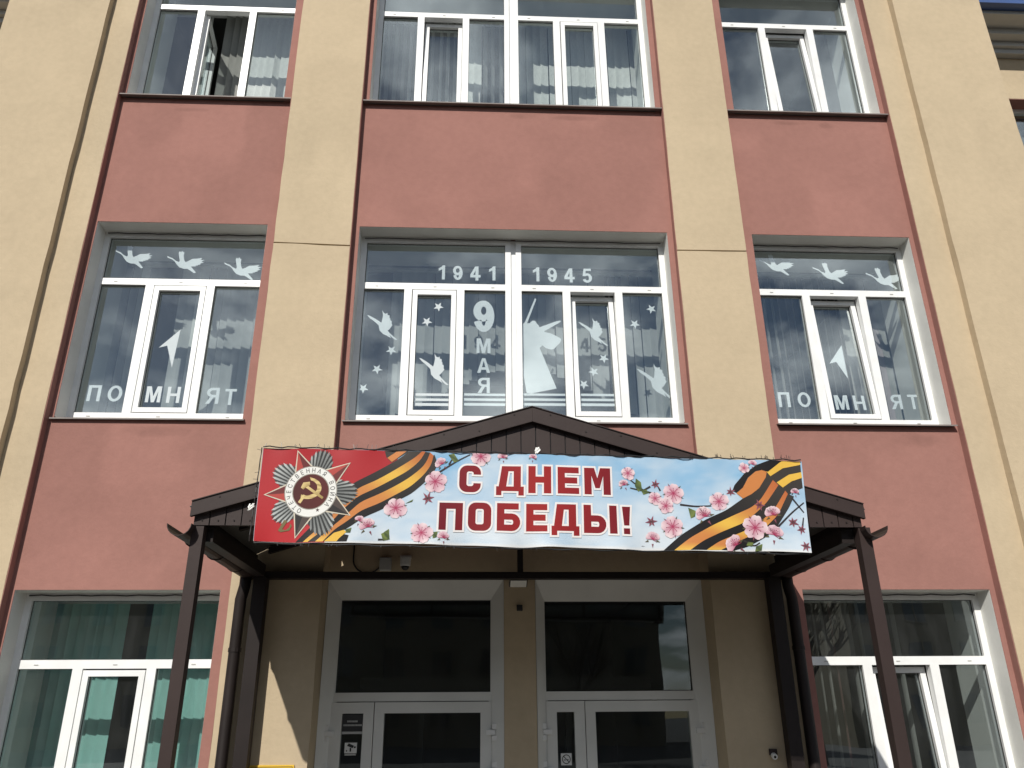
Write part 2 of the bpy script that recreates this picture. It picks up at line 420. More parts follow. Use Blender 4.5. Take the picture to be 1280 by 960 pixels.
def offset_loop(p, d):
    """move a loop outwards (of the ink) by d"""
    p = dedupe(p)
    if area2(p) < 0: p = p[::-1]
    out = []; n = len(p)
    for i in range(n):
        a, b, c = p[i-1], p[i], p[(i+1) % n]
        l1 = math.dist(a, b); l2 = math.dist(b, c)
        n1 = ((b[1]-a[1])/l1, -(b[0]-a[0])/l1); n2 = ((c[1]-b[1])/l2, -(c[0]-b[0])/l2)
        k = 1+n1[0]*n2[0]+n1[1]*n2[1]; k = max(k, 0.45)
        out.append((b[0]+d*(n1[0]+n2[0])/k, b[1]+d*(n1[1]+n2[1])/k))
    return out
def loops_tris(outer, holes):
    loops = [dedupe(outer)] + [dedupe(h) for h in holes]
    flat_ = [q for l_ in loops for q in l_]
    return flat_, tessellate_polygon([[Vector((x, y, 0)) for x, y in l_] for l_ in loops]), loops
D={'dove_a':[(-0.186,0.083),(-0.161,0.069),(-0.132,0.058),(-0.1,0.03),(-0.068,0.014),(-0.059,0.025),(-0.081,0.117),(-0.074,0.14),(-0.06,0.125),(-0.049,0.144),(-0.035,0.122),(-0.026,0.126),(-0.029,0.086),(-0.017,0.033),(-0.002,0.012),(0.026,0.027),(0.058,0.049),(0.1,0.051),(0.153,0.06),(0.138,0.038),(0.179,0.036),(0.147,0.019),(0.173,0.009),(0.139,-0.005),(0.147,-0.014),(0.118,-0.019),(0.119,-0.029),(0.102,-0.024),(0.099,-0.035),(0.055,-0.037),(0.077,-0.064),(0.111,-0.105),(0.094,-0.111),(0.057,-0.085),(0.026,-0.063),(-0.013,-0.062),(-0.055,-0.045),(-0.084,-0.014),(-0.108,0.021),(-0.132,0.041),(-0.182,0.065)],'dove_a_at':[(-3.702,5.785),(-3.195,5.737),(-2.638,5.672),(2.686,5.826),(3.233,5.742),(3.775,5.69)],'dove_b':[(0.001,0.0),(0.028,-0.009),(0.078,-0.039),(0.14,-0.085),(0.147,-0.051),(0.153,-0.004),(0.145,0.05),(0.161,0.02),(0.18,0.01),(0.194,0.021),(0.198,-0.003),(0.216,-0.006),(0.215,-0.03),(0.226,-0.043),(0.222,-0.057),(0.239,-0.07),(0.237,-0.097),(0.246,-0.11),(0.221,-0.15),(0.201,-0.17),(0.223,-0.197),(0.261,-0.236),(0.295,-0.265),(0.274,-0.267),(0.25,-0.249),(0.218,-0.213),(0.235,-0.249),(0.201,-0.227),(0.158,-0.204),(0.124,-0.165),(0.115,-0.112),(0.099,-0.095),(0.061,-0.059),(0.03,-0.036)],'dove_b_at':[(-1.405,5.201),(-0.892,4.758),(0.642,5.201),(1.17,4.673)],'star_at':[(-0.723,5.302),(-0.829,5.139),(-1.154,4.831),(-1.277,4.636),(-1.393,4.44),(1.359,5.314),(1.185,5.145),(0.871,4.798),(0.766,4.652),(0.664,4.517)],'figure':[(0.216,5.413),(0.229,5.399),(0.135,5.136),(0.148,5.104),(0.164,5.145),(0.191,5.169),(0.217,5.163),(0.227,5.138),(0.251,5.111),(0.247,5.093),(0.338,5.13),(0.412,5.161),(0.46,5.173),(0.465,5.161),(0.438,5.141),(0.411,5.125),(0.336,5.077),(0.288,5.048),(0.356,5.035),(0.408,5.009),(0.465,4.975),(0.448,4.929),(0.415,4.899),(0.394,4.87),(0.362,4.859),(0.311,4.875),(0.275,4.909),(0.269,4.888),(0.243,4.874),(0.403,4.46),(0.122,4.398),(0.094,4.602),(0.092,5.01),(0.09,5.126),(0.115,5.15)],'arrow_l':[(-3.137,5.017),(-3.308,4.828),(-3.234,4.849),(-3.158,4.626)],'arrow_r':[(3.235,4.979),(3.074,4.772),(3.146,4.792),(3.227,4.61)],'letters':[('П',-3.81,4.365,0.156),('О',-3.625,4.364,0.156),('М',-3.281,4.36,0.156),('Н',-3.102,4.357,0.157),('Я',-2.751,4.352,0.157),('Т',-2.591,4.342,0.157),('П',2.555,4.372,0.151),('О',2.747,4.374,0.151),('М',3.113,4.358,0.15),('Н',3.285,4.356,0.151),('Я',3.636,4.361,0.147),('Т',3.8,4.363,0.147),('1',-0.701,5.685,0.159),('9',-0.543,5.682,0.159),('4',-0.369,5.679,0.159),('1',-0.203,5.683,0.16),('1',0.233,5.682,0.16),('9',0.392,5.679,0.16),('4',0.565,5.676,0.16),('5',0.741,5.676,0.16),('9',-0.283,5.207,0.339),('М',-0.284,4.891,0.154),('А',-0.281,4.686,0.15),('Я',-0.28,4.484,0.154)],'stripes':[(-0.926,-0.59,4.373,4.397),(-0.924,-0.589,4.323,4.347),(-0.923,-0.588,4.274,4.301),(-0.46,-0.061,4.379,4.402),(-0.46,-0.061,4.329,4.353),(-0.459,-0.062,4.28,4.306),(0.083,0.495,4.386,4.408),(0.082,0.493,4.335,4.359),(0.082,0.491,4.286,4.312),(0.622,0.959,4.397,4.421),(0.62,0.955,4.345,4.37),(0.618,0.952,4.294,4.321)],'banner':(0.03,2.891,-0.0187),'corners':[(-1.7319,0.2969),(1.7348,0.2957),(-1.7177,-0.2969),(1.7148,-0.2957)],'red':[(-0.8595,0.3402),(-0.8897,0.1896),(-1.0522,0.0556),(-1.1896,-0.138),(-1.2944,-0.309)],'ribL':[[(-1.4618,-0.2941),(-1.3403,-0.1568),(-1.2468,-0.0211),(-1.1397,0.082),(-1.0279,0.1451),(-0.9379,0.2007),(-0.8549,0.2563),(-0.8097,0.2972)],[(-1.4168,-0.2923),(-1.3136,-0.1943),(-1.2121,-0.0594),(-1.1131,0.0464),(-1.0011,0.1015),(-0.9111,0.1582),(-0.8133,0.2241),(-0.7521,0.2672),(-0.7257,0.2977)],[(-1.3868,-0.2917),(-1.2893,-0.2099),(-1.1945,-0.0911),(-1.1091,-0.0055),(-0.9972,0.0526),(-0.9002,0.1114),(-0.8093,0.1671),(-0.7345,0.2346),(-0.7056,0.2941)],[(-1.3418,-0.2909),(-1.2662,-0.2135),(-1.1748,-0.1297),(-1.0904,-0.0411),(-0.9784,0.013),(-0.8814,0.0678),(-0.7984,0.1223),(-0.7158,0.1939),(-0.6867,0.2445),(-0.6756,0.2907)],[(-1.2968,-0.29),(-1.2362,-0.2159),(-1.1572,-0.1604),(-1.0864,-0.0961),(-0.9743,-0.046),(-0.8774,0.0118),(-0.7874,0.0655),(-0.7058,0.1451),(-0.6621,0.2119),(-0.6532,0.2721)],[(-1.2518,-0.2892),(-1.1969,-0.2312),(-1.1316,-0.1909),(-1.0676,-0.1387),(-0.9556,-0.0856),(-0.8676,-0.028),(-0.7775,0.0217),(-0.6802,0.1136),(-0.6286,0.1875),(-0.6276,0.2376),(-0.6473,0.2772)]],'foldL':[[(-0.9637,0.2933),(-0.8097,0.2972),(-0.9153,0.2202),(-0.9509,0.2535)],[(-0.9448,0.2496),(-0.8886,0.2927),(-0.8267,0.2958),(-0.9143,0.2232)],[(-1.2888,-0.2899),(-1.2338,-0.2359),(-1.1752,-0.2168),(-1.1589,-0.2295),(-1.2002,-0.2692),(-1.2138,-0.2885)],[(-1.2138,-0.2885),(-1.2002,-0.2692),(-1.1726,-0.2437),(-1.1435,-0.2492),(-1.1538,-0.2874)]],'ribR':[[(0.7927,-0.296),(0.9079,-0.2008),(1.074,-0.0987),(1.2069,-0.0392),(1.3274,0.0441),(1.4143,0.1037),(1.5065,0.2015)],[(0.8587,-0.2947),(0.9623,-0.2188),(1.1108,-0.137),(1.2515,-0.0704),(1.3686,-0.0192),(1.4307,0.03),(1.5262,0.1638)],[(0.9566,-0.2929),(1.0475,-0.2322),(1.1705,-0.1749),(1.3104,-0.1173),(1.3972,-0.0506),(1.469,0.0147),(1.5588,0.1314)],[(1.0586,-0.291),(1.1417,-0.2384),(1.2399,-0.1976),(1.3223,-0.1641),(1.4409,-0.0898),(1.5216,-0.0163),(1.5995,0.0962)],[(1.1526,-0.2882),(1.2339,-0.2517),(1.3172,-0.2112),(1.4341,-0.154),(1.5325,-0.0641),(1.6139,0.0754)],[(1.2307,-0.2928),(1.3272,-0.266),(1.4362,-0.2089),(1.515,-0.1444),(1.6105,-0.0136),(1.6522,0.0602)]],'foldR':[[(1.4841,0.221),(1.5392,0.2731),(1.6077,0.3004),(1.7256,0.3056),(1.7212,0.2185),(1.7181,0.1174),(1.6565,0.0932),(1.5676,0.0336),(1.4261,0.0629)],[(1.4881,0.2211),(1.5988,0.2912),(1.7256,0.3046),(1.7232,0.2735),(1.6017,0.2452),(1.5127,0.1886)],[(1.5485,0.1482),(1.6375,0.2039),(1.7221,0.2235),(1.7218,0.1855),(1.6483,0.1591),(1.5861,0.1159)],[(1.2566,0.0878),(1.2739,0.1251),(1.3425,0.2014),(1.4304,0.262),(1.5167,0.2957),(1.6077,0.3004),(1.4992,0.2173),(1.46,0.2296),(1.4181,0.2198),(1.3649,0.1768),(1.3252,0.11),(1.2818,0.0742)],[(1.2809,0.0712),(1.3252,0.108),(1.366,0.1748),(1.4182,0.2178),(1.46,0.2276),(1.4912,0.2172),(1.4809,0.18),(1.4302,0.108),(1.378,0.068),(1.3195,0.0379)]],'medal':(-1.4016,0.019),'tips':[(-1.5126,0.285),(-1.1712,0.2114),(-1.1408,-0.1291),(-1.4681,-0.2752),(-1.6902,-0.0074)],'rays':[(-1.3357,0.2923),(-1.1065,0.0146),(-1.2815,-0.2538),(-1.6172,-0.163),(-1.6454,0.1685)],'hilt':[(-1.5452,-0.1617),(-1.575,-0.2272),(-1.5578,-0.2369),(-1.507,-0.226),(-1.4945,-0.1987),(-1.5049,-0.1819),(-1.5094,-0.207),(-1.5301,-0.2244),(-1.5502,-0.2188),(-1.5231,-0.1683)],'mstar':(-1.3484,-0.097),'flowers':[('f',-0.634,0.1024,0.0787,0.3),('f',-0.8698,-0.072,0.0763,0.9),('f',-0.7029,-0.2239,0.0739,0.1),('s',-0.5674,-0.2524,0.0442,0.4),('f',-0.3512,0.2737,0.0739,-0.2),('d',-0.676,-0.0064,0.0442,0.2),('s',-0.2111,0.2694,0.0385,0.5),('s',-0.5962,0.2171,0.0466,1.1),('s',-0.0191,0.2699,0.0321,0.2),('s',-1.0315,-0.1961,0.0602,0.8),('s',-1.0882,-0.1591,0.0361,0.1),('f',0.5906,0.1873,0.0498,0.2),('s',0.5621,0.1088,0.0401,0.8),('d',0.7629,0.1175,0.0361,0.3),('f',0.7576,0.0264,0.0482,1.0),('f',0.8225,-0.0204,0.053,0.6),('f',0.876,0.0616,0.0763,0.15),('d',0.7254,-0.1222,0.0401,1.2),('f',0.858,-0.1517,0.0787,0.5),('s',0.7275,-0.2322,0.053,0.3),('f',1.1639,0.016,0.0682,0.35),('s',1.0677,-0.0828,0.0682,0.9),('d',1.2437,0.0795,0.0337,0.5),('s',1.5005,-0.0647,0.0602,0.6),('s',1.4938,-0.1919,0.0682,0.2),('f',1.379,-0.147,0.0899,0.1),('s',1.2491,-0.2594,0.0707,1.3),('d',1.6233,-0.1084,0.0401,0.6),('d',1.6731,-0.1525,0.0361,0.2),('d',1.6841,-0.2583,0.0385,0.8),('s',1.6627,0.0834,0.0337,0.4),('d',1.4193,-0.0022,0.0401,0.9),('f',1.3468,0.2385,0.0401,0.7),('s',1.4023,0.2655,0.0337,0.2)],'twigs':[[(-0.621,0.1567),(-0.5519,0.206),(-0.4897,0.2491),(-0.4194,0.2865)],[(-0.5521,0.215),(-0.5338,0.2523)],[(0.7302,0.1029),(0.6808,0.073),(0.6014,0.0915)],[(0.744,0.0582),(0.6847,0.0751),(0.6034,0.1446)],[(0.7927,0.0761),(0.7781,0.1078)],[(0.9133,-0.0097),(1.0085,-0.0199),(1.1124,-0.013)],[(1.515,-0.1484),(1.6232,-0.0464),(1.7119,0.0213)],[(1.6353,0.0518),(1.7031,-0.0439)],[(1.6781,-0.1484),(1.6957,-0.0761)],[(1.2995,-0.2275),(1.3672,-0.2652),(1.4007,-0.2406)],[(-0.9651,-0.2718),(-0.9041,-0.2707)]],'leaves':[[(0.6402,0.1542),(0.6717,0.1298),(0.6766,0.0809),(0.6518,0.0684),(0.6322,0.1041)],[(0.6686,0.0808),(0.7046,0.0814),(0.72,0.0617),(0.6832,0.049)],[(-0.5593,0.2808),(-0.5235,0.2905),(-0.4896,0.2411),(-0.5214,0.2315)],[(-0.9013,-0.2086),(-0.9487,-0.2365),(-0.9339,-0.2793),(-0.8971,-0.2706)],[(-1.1672,-0.2146),(-1.1304,-0.2019),(-1.1358,-0.233),(-1.1618,-0.2335)],[(-0.8133,-0.043),(-0.7649,-0.0141),(-0.7716,-0.0302)],[(-0.638,-0.2187),(-0.6041,-0.2141),(-0.6094,-0.2492),(-0.6323,-0.2576)],[(0.9637,-0.0287),(1.0101,-0.0479),(1.0037,-0.084),(0.975,-0.0965)],[(-0.932,-0.2252),(-0.9033,-0.2047),(-0.8941,-0.2705),(-0.9211,-0.271)],[(1.3266,-0.235),(1.3618,-0.2413),(1.3512,-0.2655),(1.3161,-0.2582)],[(1.3752,-0.2651),(1.4159,-0.2483),(1.4077,-0.2915),(1.3678,-0.2962)]],'text1':((-0.4834,0.0192),(0.4838,0.2293)),'text2':((-0.5969,-0.225),(0.6044,-0.0135)),'glyphs':[('С',-0.4834,-0.3474,0.0385,0.2135),('Д',-0.2502,-0.0753,0.0242,0.2142),('Н',-0.0474,0.0976,0.0407,0.2168),('Е',0.1387,0.2746,0.0411,0.2162),('М',0.3087,0.4766,0.0415,0.2157),('П',-0.6009,-0.4539,-0.2026,-0.0317),('О',-0.4209,-0.2769,-0.2043,-0.0263),('Б',-0.2419,-0.0959,-0.2009,-0.0259),('Е',-0.0598,0.0721,-0.2007,-0.0277),('Д',0.0974,0.2713,-0.2234,-0.0263),('Ы',0.2993,0.5092,-0.2043,-0.0261),('!',0.5433,0.5953,-0.2042,-0.031)]}
# ================================================================ ground
GZ = -0.36
g = MB(); g.quad((-600, -600, GZ), (600, -600, GZ), (600, 600, GZ), (-600, 600, GZ))
tag(g.build('ground', M['asphalt']), kind='structure')
p = MB(); p.box(-7, 7, -6.0, -0.1, GZ-0.02, GZ+0.006)
tag(p.build('pavement', M['paving']), kind='structure')
p = MB(); p.box(-2.6, 2.6, -2.4, 0.30, GZ, -0.20); p.box(-2.6, 2.6, -2.75, -2.4, GZ, -0.285)
tag(p.build('porch_steps', M['paving']), kind='structure')

# ================================================================ school building
school = empty('school_building', (0, 0, GZ), 'beige and terracotta three storey school front with white framed windows', 'building')
INV = Matrix.Translation((0, 0, -GZ))
def part(mb, name, m, parent=school, smooth=False):
    """part whose mesh is given in world coordinates"""
    o = mb.build(name, m, parent, smooth)
    if parent is school: o.matrix_parent_inverse = INV
    return o

FLOORS = {1: (0.565, 2.588), 2: (4.03, 6.05), 3: (7.552, 9.57)}
TOPZ = 11.6
BX = {'l': (-4.04, -2.285), 'm': (-1.565, 1.585), 'r': (2.265, 4.03)}
OX = {'l': (-3.995, -2.385), 'm': (-1.50, 1.523), 'r': (2.375, 3.978)}
PINK = 0.08; BACK = 0.34

def bay(key, floors, zbot):
    x0, x1 = BX[key]; a, b = OX[key]; m = MB(); z = zbot
    for f in floors:
        z0, z1 = FLOORS[f]
        m.box(x0, x1, PINK, BACK, z, z0)
        m.box(x0, a, PINK, BACK, z0, z1)
        m.box(b, x1, PINK, BACK, z0, z1)
        z = z1
    m.box(x0, x1, PINK, BACK, z, TOPZ-0.3)
    m.box(x0, x0+0.006, 0.003, PINK-0.0005, zbot if key != 'm' else 3.6, TOPZ-0.3); m.box(x1-0.006, x1, 0.003, PINK-0.0005, zbot if key != 'm' else 3.6, TOPZ-0.3)
    return part(m, 'bay_wall', M['pink'])
bay('l', (1, 2, 3), GZ); bay('m', (2, 3), 3.02); bay('r', (1, 2, 3), GZ)

def wavy(x0, x1, z0, z1, amp=0.0028, step=0.23):
    """outline of a plastered band whose long edges wander a little"""
    L_, R_ = [], []; n = max(2, int((z1-z0)/step))
    for k in range(n+1):
        z = z0+(z1-z0)*k/n
        L_.append((x0+rnd.uniform(-amp, amp), z)); R_.append((x1+rnd.uniform(-amp, amp), z))
    return L_ + R_[::-1]
# pilasters with the open joint at mid height of the second floor
for x0, x1, zs, tilt in ((-2.285, -1.565, 5.79, -0.02), (1.585, 2.265, 5.80, 0.004)):
    m = MB()
    w_ = wavy(x0, x1, GZ, zs-0.03); h_ = len(w_)//2
    m.prism(w_[:h_] + [(x0, zs-0.007-tilt/2), (x0+0.3*(x1-x0), zs-0.005-tilt*0.3), (x0+0.65*(x1-x0), zs-0.009+tilt*0.2), (x1, zs-0.007+tilt/2)] + w_[h_:], 0.0, BACK)
    w_ = wavy(x0, x1, zs+0.03, TOPZ-0.3); h_ = len(w_)//2
    m.prism([(x0, zs+0.007-tilt/2)] + w_[:h_] + w_[h_:] + [(x1, zs+0.007+tilt/2)], 0.0, BACK)
    part(m, 'pilaster', M['beige'])
    m = MB(); m.box(x0+0.002, x1-0.002, 0.022, BACK-0.05, zs-0.03, zs+0.03)
    part(m, 'joint_filler', M['seam'])
for x0, x1 in ((-4.30, -4.04), (4.03, 4.312)):
    m = MB(); m.prism(wavy(x0, x1, GZ, TOPZ-0.3), 0.0, BACK); part(m, 'corner_strip', M['beige'])
for x0, x1 in ((-5.334, -4.30), (4.312, 5.334)):
    m = MB(); m.prism(wavy(x0, x1, GZ, TOPZ-0.3, 0.004), -0.078, 2.9); part(m, 'corner_pier', M['beige'])
# attic, roof and back
m = MB(); m.box(-5.45, 5.45, -0.2, 3.0, TOPZ-0.3, TOPZ); part(m, 'attic_cornice', M['beige'])
m = MB(); m.box(-5.2, 5.2, 0.3, 12, TOPZ, TOPZ+0.15); part(m, 'roof', M['blue'])
m = MB(); m.box(-4.29, 4.305, 7.5, 7.8, GZ, TOPZ-0.3); part(m, 'rear_wall', M['beige'])

# entrance wall under the canopy
m = MB()
m.box(-0.098, 0.163, 0.27, BACK, GZ, 2.70)
m.box(-1.564, 1.584, 0.27, BACK, 2.702, 3.019)
part(m, 'entrance_wall', M['beige'])

# side wings set back behind the corner piers
def wing(sgn):
    m = MB(); Y = 2.0
    def bx(xa, xb, y0, y1, z0, z1):
        xa, xb = sorted((xa*sgn, xb*sgn)); m.box(xa, xb, y0, y1, z0, z1)
    wx0, wx1 = 6.7, 8.5
    bx(5.3, wx0, Y, Y+0.4, GZ, 10.45); bx(wx1, 13, Y, Y+0.4, GZ, 10.45)
    zs = [GZ, 0.66, 2.68, 4.1, 6.15, 7.6, 9.66, 10.45]
    for k in (0, 2, 4, 6): bx(wx0, wx1, Y, Y+0.4, zs[k], zs[k+1])
    part(m, 'wing_wall', M['beige'])
    m = MB()
    for k, (d, za, zb) in enumerate(((0.10, 10.40, 10.48), (0.16, 10.482, 10.56), (0.30, 10.562, 10.66), (0.55, 10.662, 10.72))):
        bx(5.3, 13, Y-d, Y+0.1, za, zb)
    part(m, 'wing_cornice', M['grey'])
    m = MB(); bx(5.3, 13, Y-0.68, Y+2, 10.722, 10.84); part(m, 'roof_edge', M['blue'])
    m = MB(); bx(5.3, 13, Y-0.695, Y-0.685, 10.80, 10.815); part(m, 'roof_edge_trim', M['white'])
    for k in (1, 3, 5):
        z0, z1 = zs[k], zs[k+1]
        f = MB()
        def fb(xa, xb, za, zb, y0=Y+0.2, y1=Y+0.27):
            xa, xb = sorted((xa*sgn, xb*sgn)); f.box(xa, xb, y0, y1, za, zb)
        fb(wx0, wx0+0.07, z0, z1); fb(wx1-0.07, wx1, z0, z1); fb(wx0+0.07, wx1-0.07, z0, z0+0.08); fb(wx0+0.07, wx1-0.07, z1-0.07, z1)
        fb(wx0+0.07, wx1-0.07, z1-0.88, z1-0.81); fb(wx0+0.86, wx0+0.93, z0+0.08, z1-0.88)
        w = part(f, 'window', M['white'])
        pn = MB(); xa, xb = sorted(((wx0+0.06)*sgn, (wx1-0.06)*sgn)); pn.box(xa, xb, Y+0.23, Y+0.236, z0+0.06, z1-0.06)
        pn.build('pane', M['glass'], w)
        rv = MB(); xa, xb = sorted((wx0*sgn, wx1*sgn))
        rv.box(xa, xb, Y+0.004, Y+0.2, z1-0.01, z1-0.002); rv.build('reveal', M['pink'], w)
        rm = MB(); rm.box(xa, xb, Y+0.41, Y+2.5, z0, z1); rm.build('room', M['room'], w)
wing(1); wing(-1)

# ---------------------------------------------------------------- windows
FY0, FY1 = 0.265, 0.335          # frame depth
WINDOWS = {}
def pane_box(parent, x0, x1, z0, z1, y=0.300, mx=None):
    g = MB(); g.box(x0, x1, y, y+0.004, z0, z1)
    ka, kb = rnd.uniform(-0.004, 0.004), rnd.uniform(-0.0025, 0.0025); xc, zc = (x0+x1)/2, (z0+z1)/2
    g.v = [(x, yy+ka*(x-xc)+kb*(z-zc), z) for x, yy, z in g.v]
    o = g.build('pane', M['glass'], parent)
    k = MB(); t = 0.006; ya, yb = y-0.010, y-0.001
    k.box(x0, x0+t, ya, yb, z0, z1); k.box(x1-t, x1, ya, yb, z0, z1)
    k.box(x0+t, x1-t, ya, yb, z0, z0+t); k.box(x0+t, x1-t, ya, yb, z1-t, z1)
    q = k.build('gasket', M['gasket'], parent)
    if mx is not None: o.matrix_local = mx; q.matrix_local = mx
    return o

def make_window(key, fl, units, states, sill_proj=0.045, sill_full=False):
    """units: (outer x0, outer x1, mullion1 x0, x1, mullion2 x0, x1)"""
    z0, z1 = FLOORS[fl]; x0, x1 = OX[key]
    dz = z0 - FLOORS[2][0]
    zb0, zb1, zt0, zt1 = 4.095+dz, 4.163+dz, 5.468+dz, 5.535+dz
    fr = MB()
    caps = MB()
    for (a, b, m1a, m1b, m2a, m2b) in units:
        j = 0.055
        fr.box(a, a+j, FY0, FY1, zb0, z1); fr.box(b-j, b, FY0, FY1, zb0, z1)
        fr.box(a+j, b-j, FY0, FY1, zb0, zb1); fr.box(a+j, b-j, FY0, FY1, zt0, zt1)
        fr.box(a+j, b-j, FY0, FY1, z1-0.06, z1)
        fr.box(m1a, m1b, FY0, FY1, zb1, zt0); fr.box(m2a, m2b, FY0, FY1, zb1, zt0)
        for t in (0.12, 0.5, 0.88):
            xc = a + (b-a)*t
            for zz in (zt0+0.026, zb0+0.03):
                caps.box(xc-0.016, xc+0.016, FY0-0.004, FY0-0.0005, zz, zz+0.007)
    if len(units) == 2:
        fr.box(units[0][1]+0.001, units[1][0]-0.001, FY0+0.02, FY1, zb0, z1)
    w = part(fr, 'window', M['white'])
    caps.build('drain_cap', M['grey'], w)
    sl = MB()
    sa, sb = (BX[key][0]+0.004, BX[key][1]-0.004) if sill_full else (x0-0.02, x1+0.02)
    yf = PINK - sill_proj
    i = len(sl.v)
    for xx in (sa, sb):
        sl.v += [(xx, yf, z0+0.006), (xx, FY0, z0+0.054), (xx, FY0, z0+0.052), (xx, yf, z0-0.002)]
    for q in ((0,1,5,4),(1,2,6,5),(2,3,7,6),(3,0,4,7),(0,3,2,1),(4,5,6,7)): sl.f.append(tuple(i+k for k in q))
    sl.box(sa, sb, yf-0.004, yf-0.0005, z0-0.007, z0+0.006)
    sl.build('sill', M['sill'], w)
    rv = MB(); t = 0.0015
    rv.box(x0+0.0005, x1-0.0005, PINK+0.004, FY0, z1-t, z1-0.0005)
    rv.box(x0+0.0005, x0+t, PINK+0.004, FY0, z0+0.03, z1-t); rv.box(x1-t, x1-0.0005, PINK+0.004, FY0, z0+0.03, z1-t)
    rv.box(x0+t, x1-t, FY0+0.002, FY1, z0+0.03, zb0)
    rv.build('reveal', M['reveal'], w)
    if fl < 3:
        cbm = MB(); pts = []; nn = 16
        for k in range(nn+1):
            pts.append((x0+0.03+(x1-x0-0.06)*k/nn, FY0-0.012, z1-0.014-0.010*abs(math.sin(k*1.1+x0))))
        cbm.tube(pts, 0.005, 5); cbm.build('lintel_cable', M['gasket'], w)
    sashes = []
    for (a, b, m1a, m1b, m2a, m2b), st in zip(units, states):
        j = 0.055
        pane_box(w, a+j-0.003, b-j+0.003, zt1-0.003, z1-0.057)
        pane_box(w, a+j-0.003, m1a+0.003, zb1-0.003, zt0+0.003)
        pane_box(w, m2b-0.003, b-j+0.003, zb1-0.003, zt0+0.003)
        sx0, sx1, sz0, sz1 = m1b+0.010, m2a-0.006, zb1+0.006, zt0-0.012
        W, H, p = sx1-sx0, sz1-sz0, 0.046
        s = MB()
        s.box(-W/2, -W/2+p, -0.045, 0.03, 0, H); s.box(W/2-p, W/2, -0.045, 0.03, 0, H)
        s.box(-W/2+p, W/2-p, -0.045, 0.03, 0, p); s.box(-W/2+p, W/2-p, -0.045, 0.03, H-p, H)
        base = Matrix.Translation(((sx0+sx1)/2, 0.305, sz0))
        if st == 'tilt': mx = base @ Matrix.Rotation(-0.070, 4, 'X')
        elif st == 'open':
            mx = Matrix.Translation((sx0, 0.335, sz0)) @ Matrix.Rotation(math.radians(97), 4, 'Z') @ Matrix.Translation((W/2, 0.02, 0))
        else: mx = base
        so = s.build('sash', M['white'], w); so.matrix_local = mx
        pane_box(w, -W/2+p-0.003, W/2-p+0.003, p-0.003, H-p+0.003, y=0.0, mx=mx)
        sashes.append(mx)
        if st != 'open':
            hd = MB(); hd.box(W/2-p*0.5-0.012, W/2-p*0.5+0.012, 0.03, 0.05, H*0.45, H*0.45+0.1)
            ho = hd.build('handle', M['white'], w); ho.matrix_local = mx
        # dark weather strip in the gap round the sash
        gp = MB(); yy = 0.318
        gp.box(m1b, sx0+0.004, yy, yy+0.012, zb1, zt0); gp.box(sx1-0.004, m2a, yy, yy+0.012, zb1, zt0)
        gp.box(sx0+0.004, sx1-0.004, yy, yy+0.012, sz1-0.004, zt0)
        if st == 'shut': gp.build('weather_strip', M['gasket'], w)
    # inner wall thickness and room behind
    ta, tb = 0.342, 0.81
    tn = MB()
    tn.quad((x0,ta,z0+0.02),(x0,tb,z0+0.02),(x0,tb,z1),(x0,ta,z1)); tn.quad((x1,ta,z0+0.02),(x1,ta,z1),(x1,tb,z1),(x1,tb,z0+0.02))
    tn.quad((x0,ta,z1),(x0,tb,z1),(x1,tb,z1),(x1,ta,z1)); tn.quad((x0,ta,z0+0.02),(x1,ta,z0+0.02),(x1,tb,z0+0.02),(x0,tb,z0+0.02))
    tn.build('inner_reveal', M['tunnel'], w)
    ra, rb = BX[key][0]-0.25, BX[key][1]+0.25
    rz0, rz1, ry = z0-0.85, z0+2.45, 5.2
    r = MB()
    r.quad((ra,tb,rz0),(ra,ry,rz0),(ra,ry,rz1),(ra,tb,rz1)); r.quad((rb,tb,rz0),(rb,tb,rz1),(rb,ry,rz1),(rb,ry,rz0))
    r.quad((ra,ry,rz0),(rb,ry,rz0),(rb,ry,rz1),(ra,ry,rz1)); r.quad((ra,tb,rz1),(rb,tb,rz1),(rb,ry,rz1),(ra,ry,rz1))
    r.quad((ra,tb,rz0),(ra,ry,rz0),(rb,ry,rz0),(rb,tb,rz0))
    r.quad((ra,tb,rz0),(rb,tb,rz0),(rb,tb,z0+0.02),(ra,tb,z0+0.02)); r.quad((ra,tb,z1),(rb,tb,z1),(rb,tb,rz1),(ra,tb,rz1))
    r.quad((ra,tb,z0+0.02),(x0,tb,z0+0.02),(x0,tb,z1),(ra,tb,z1)); r.quad((x1,tb,z0+0.02),(rb,tb,z0+0.02),(rb,tb,z1),(x1,tb,z1))
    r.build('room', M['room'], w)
    WINDOWS[(key, fl)] = (w, sashes)
    return w

UL = [(-3.995, -2.385, -3.515, -3.437, -2.940, -2.866)]
UR = [(2.375, 3.978, 2.870, 2.947, 3.440, 3.516)]
UM = [(-1.50, -0.020, -1.055, -0.982, -0.547, -0.474), (0.028, 1.523, 0.484, 0.560, 0.998, 1.073)]
make_window('l', 1, UL, ['shut']); make_window('r', 1, UR, ['tilt'])
make_window('l', 2, UL, ['shut'], 0.03); make_window('m', 2, UM, ['shut', 'tilt'], 0.03); make_window('r', 2, UR, ['tilt'], 0.05)
make_window('l', 3, UL, ['open'], 0.06, True); make_window('m', 3, UM, ['tilt', 'shut'], 0.06, True); make_window('r', 3, UR, ['tilt'], 0.06, True)

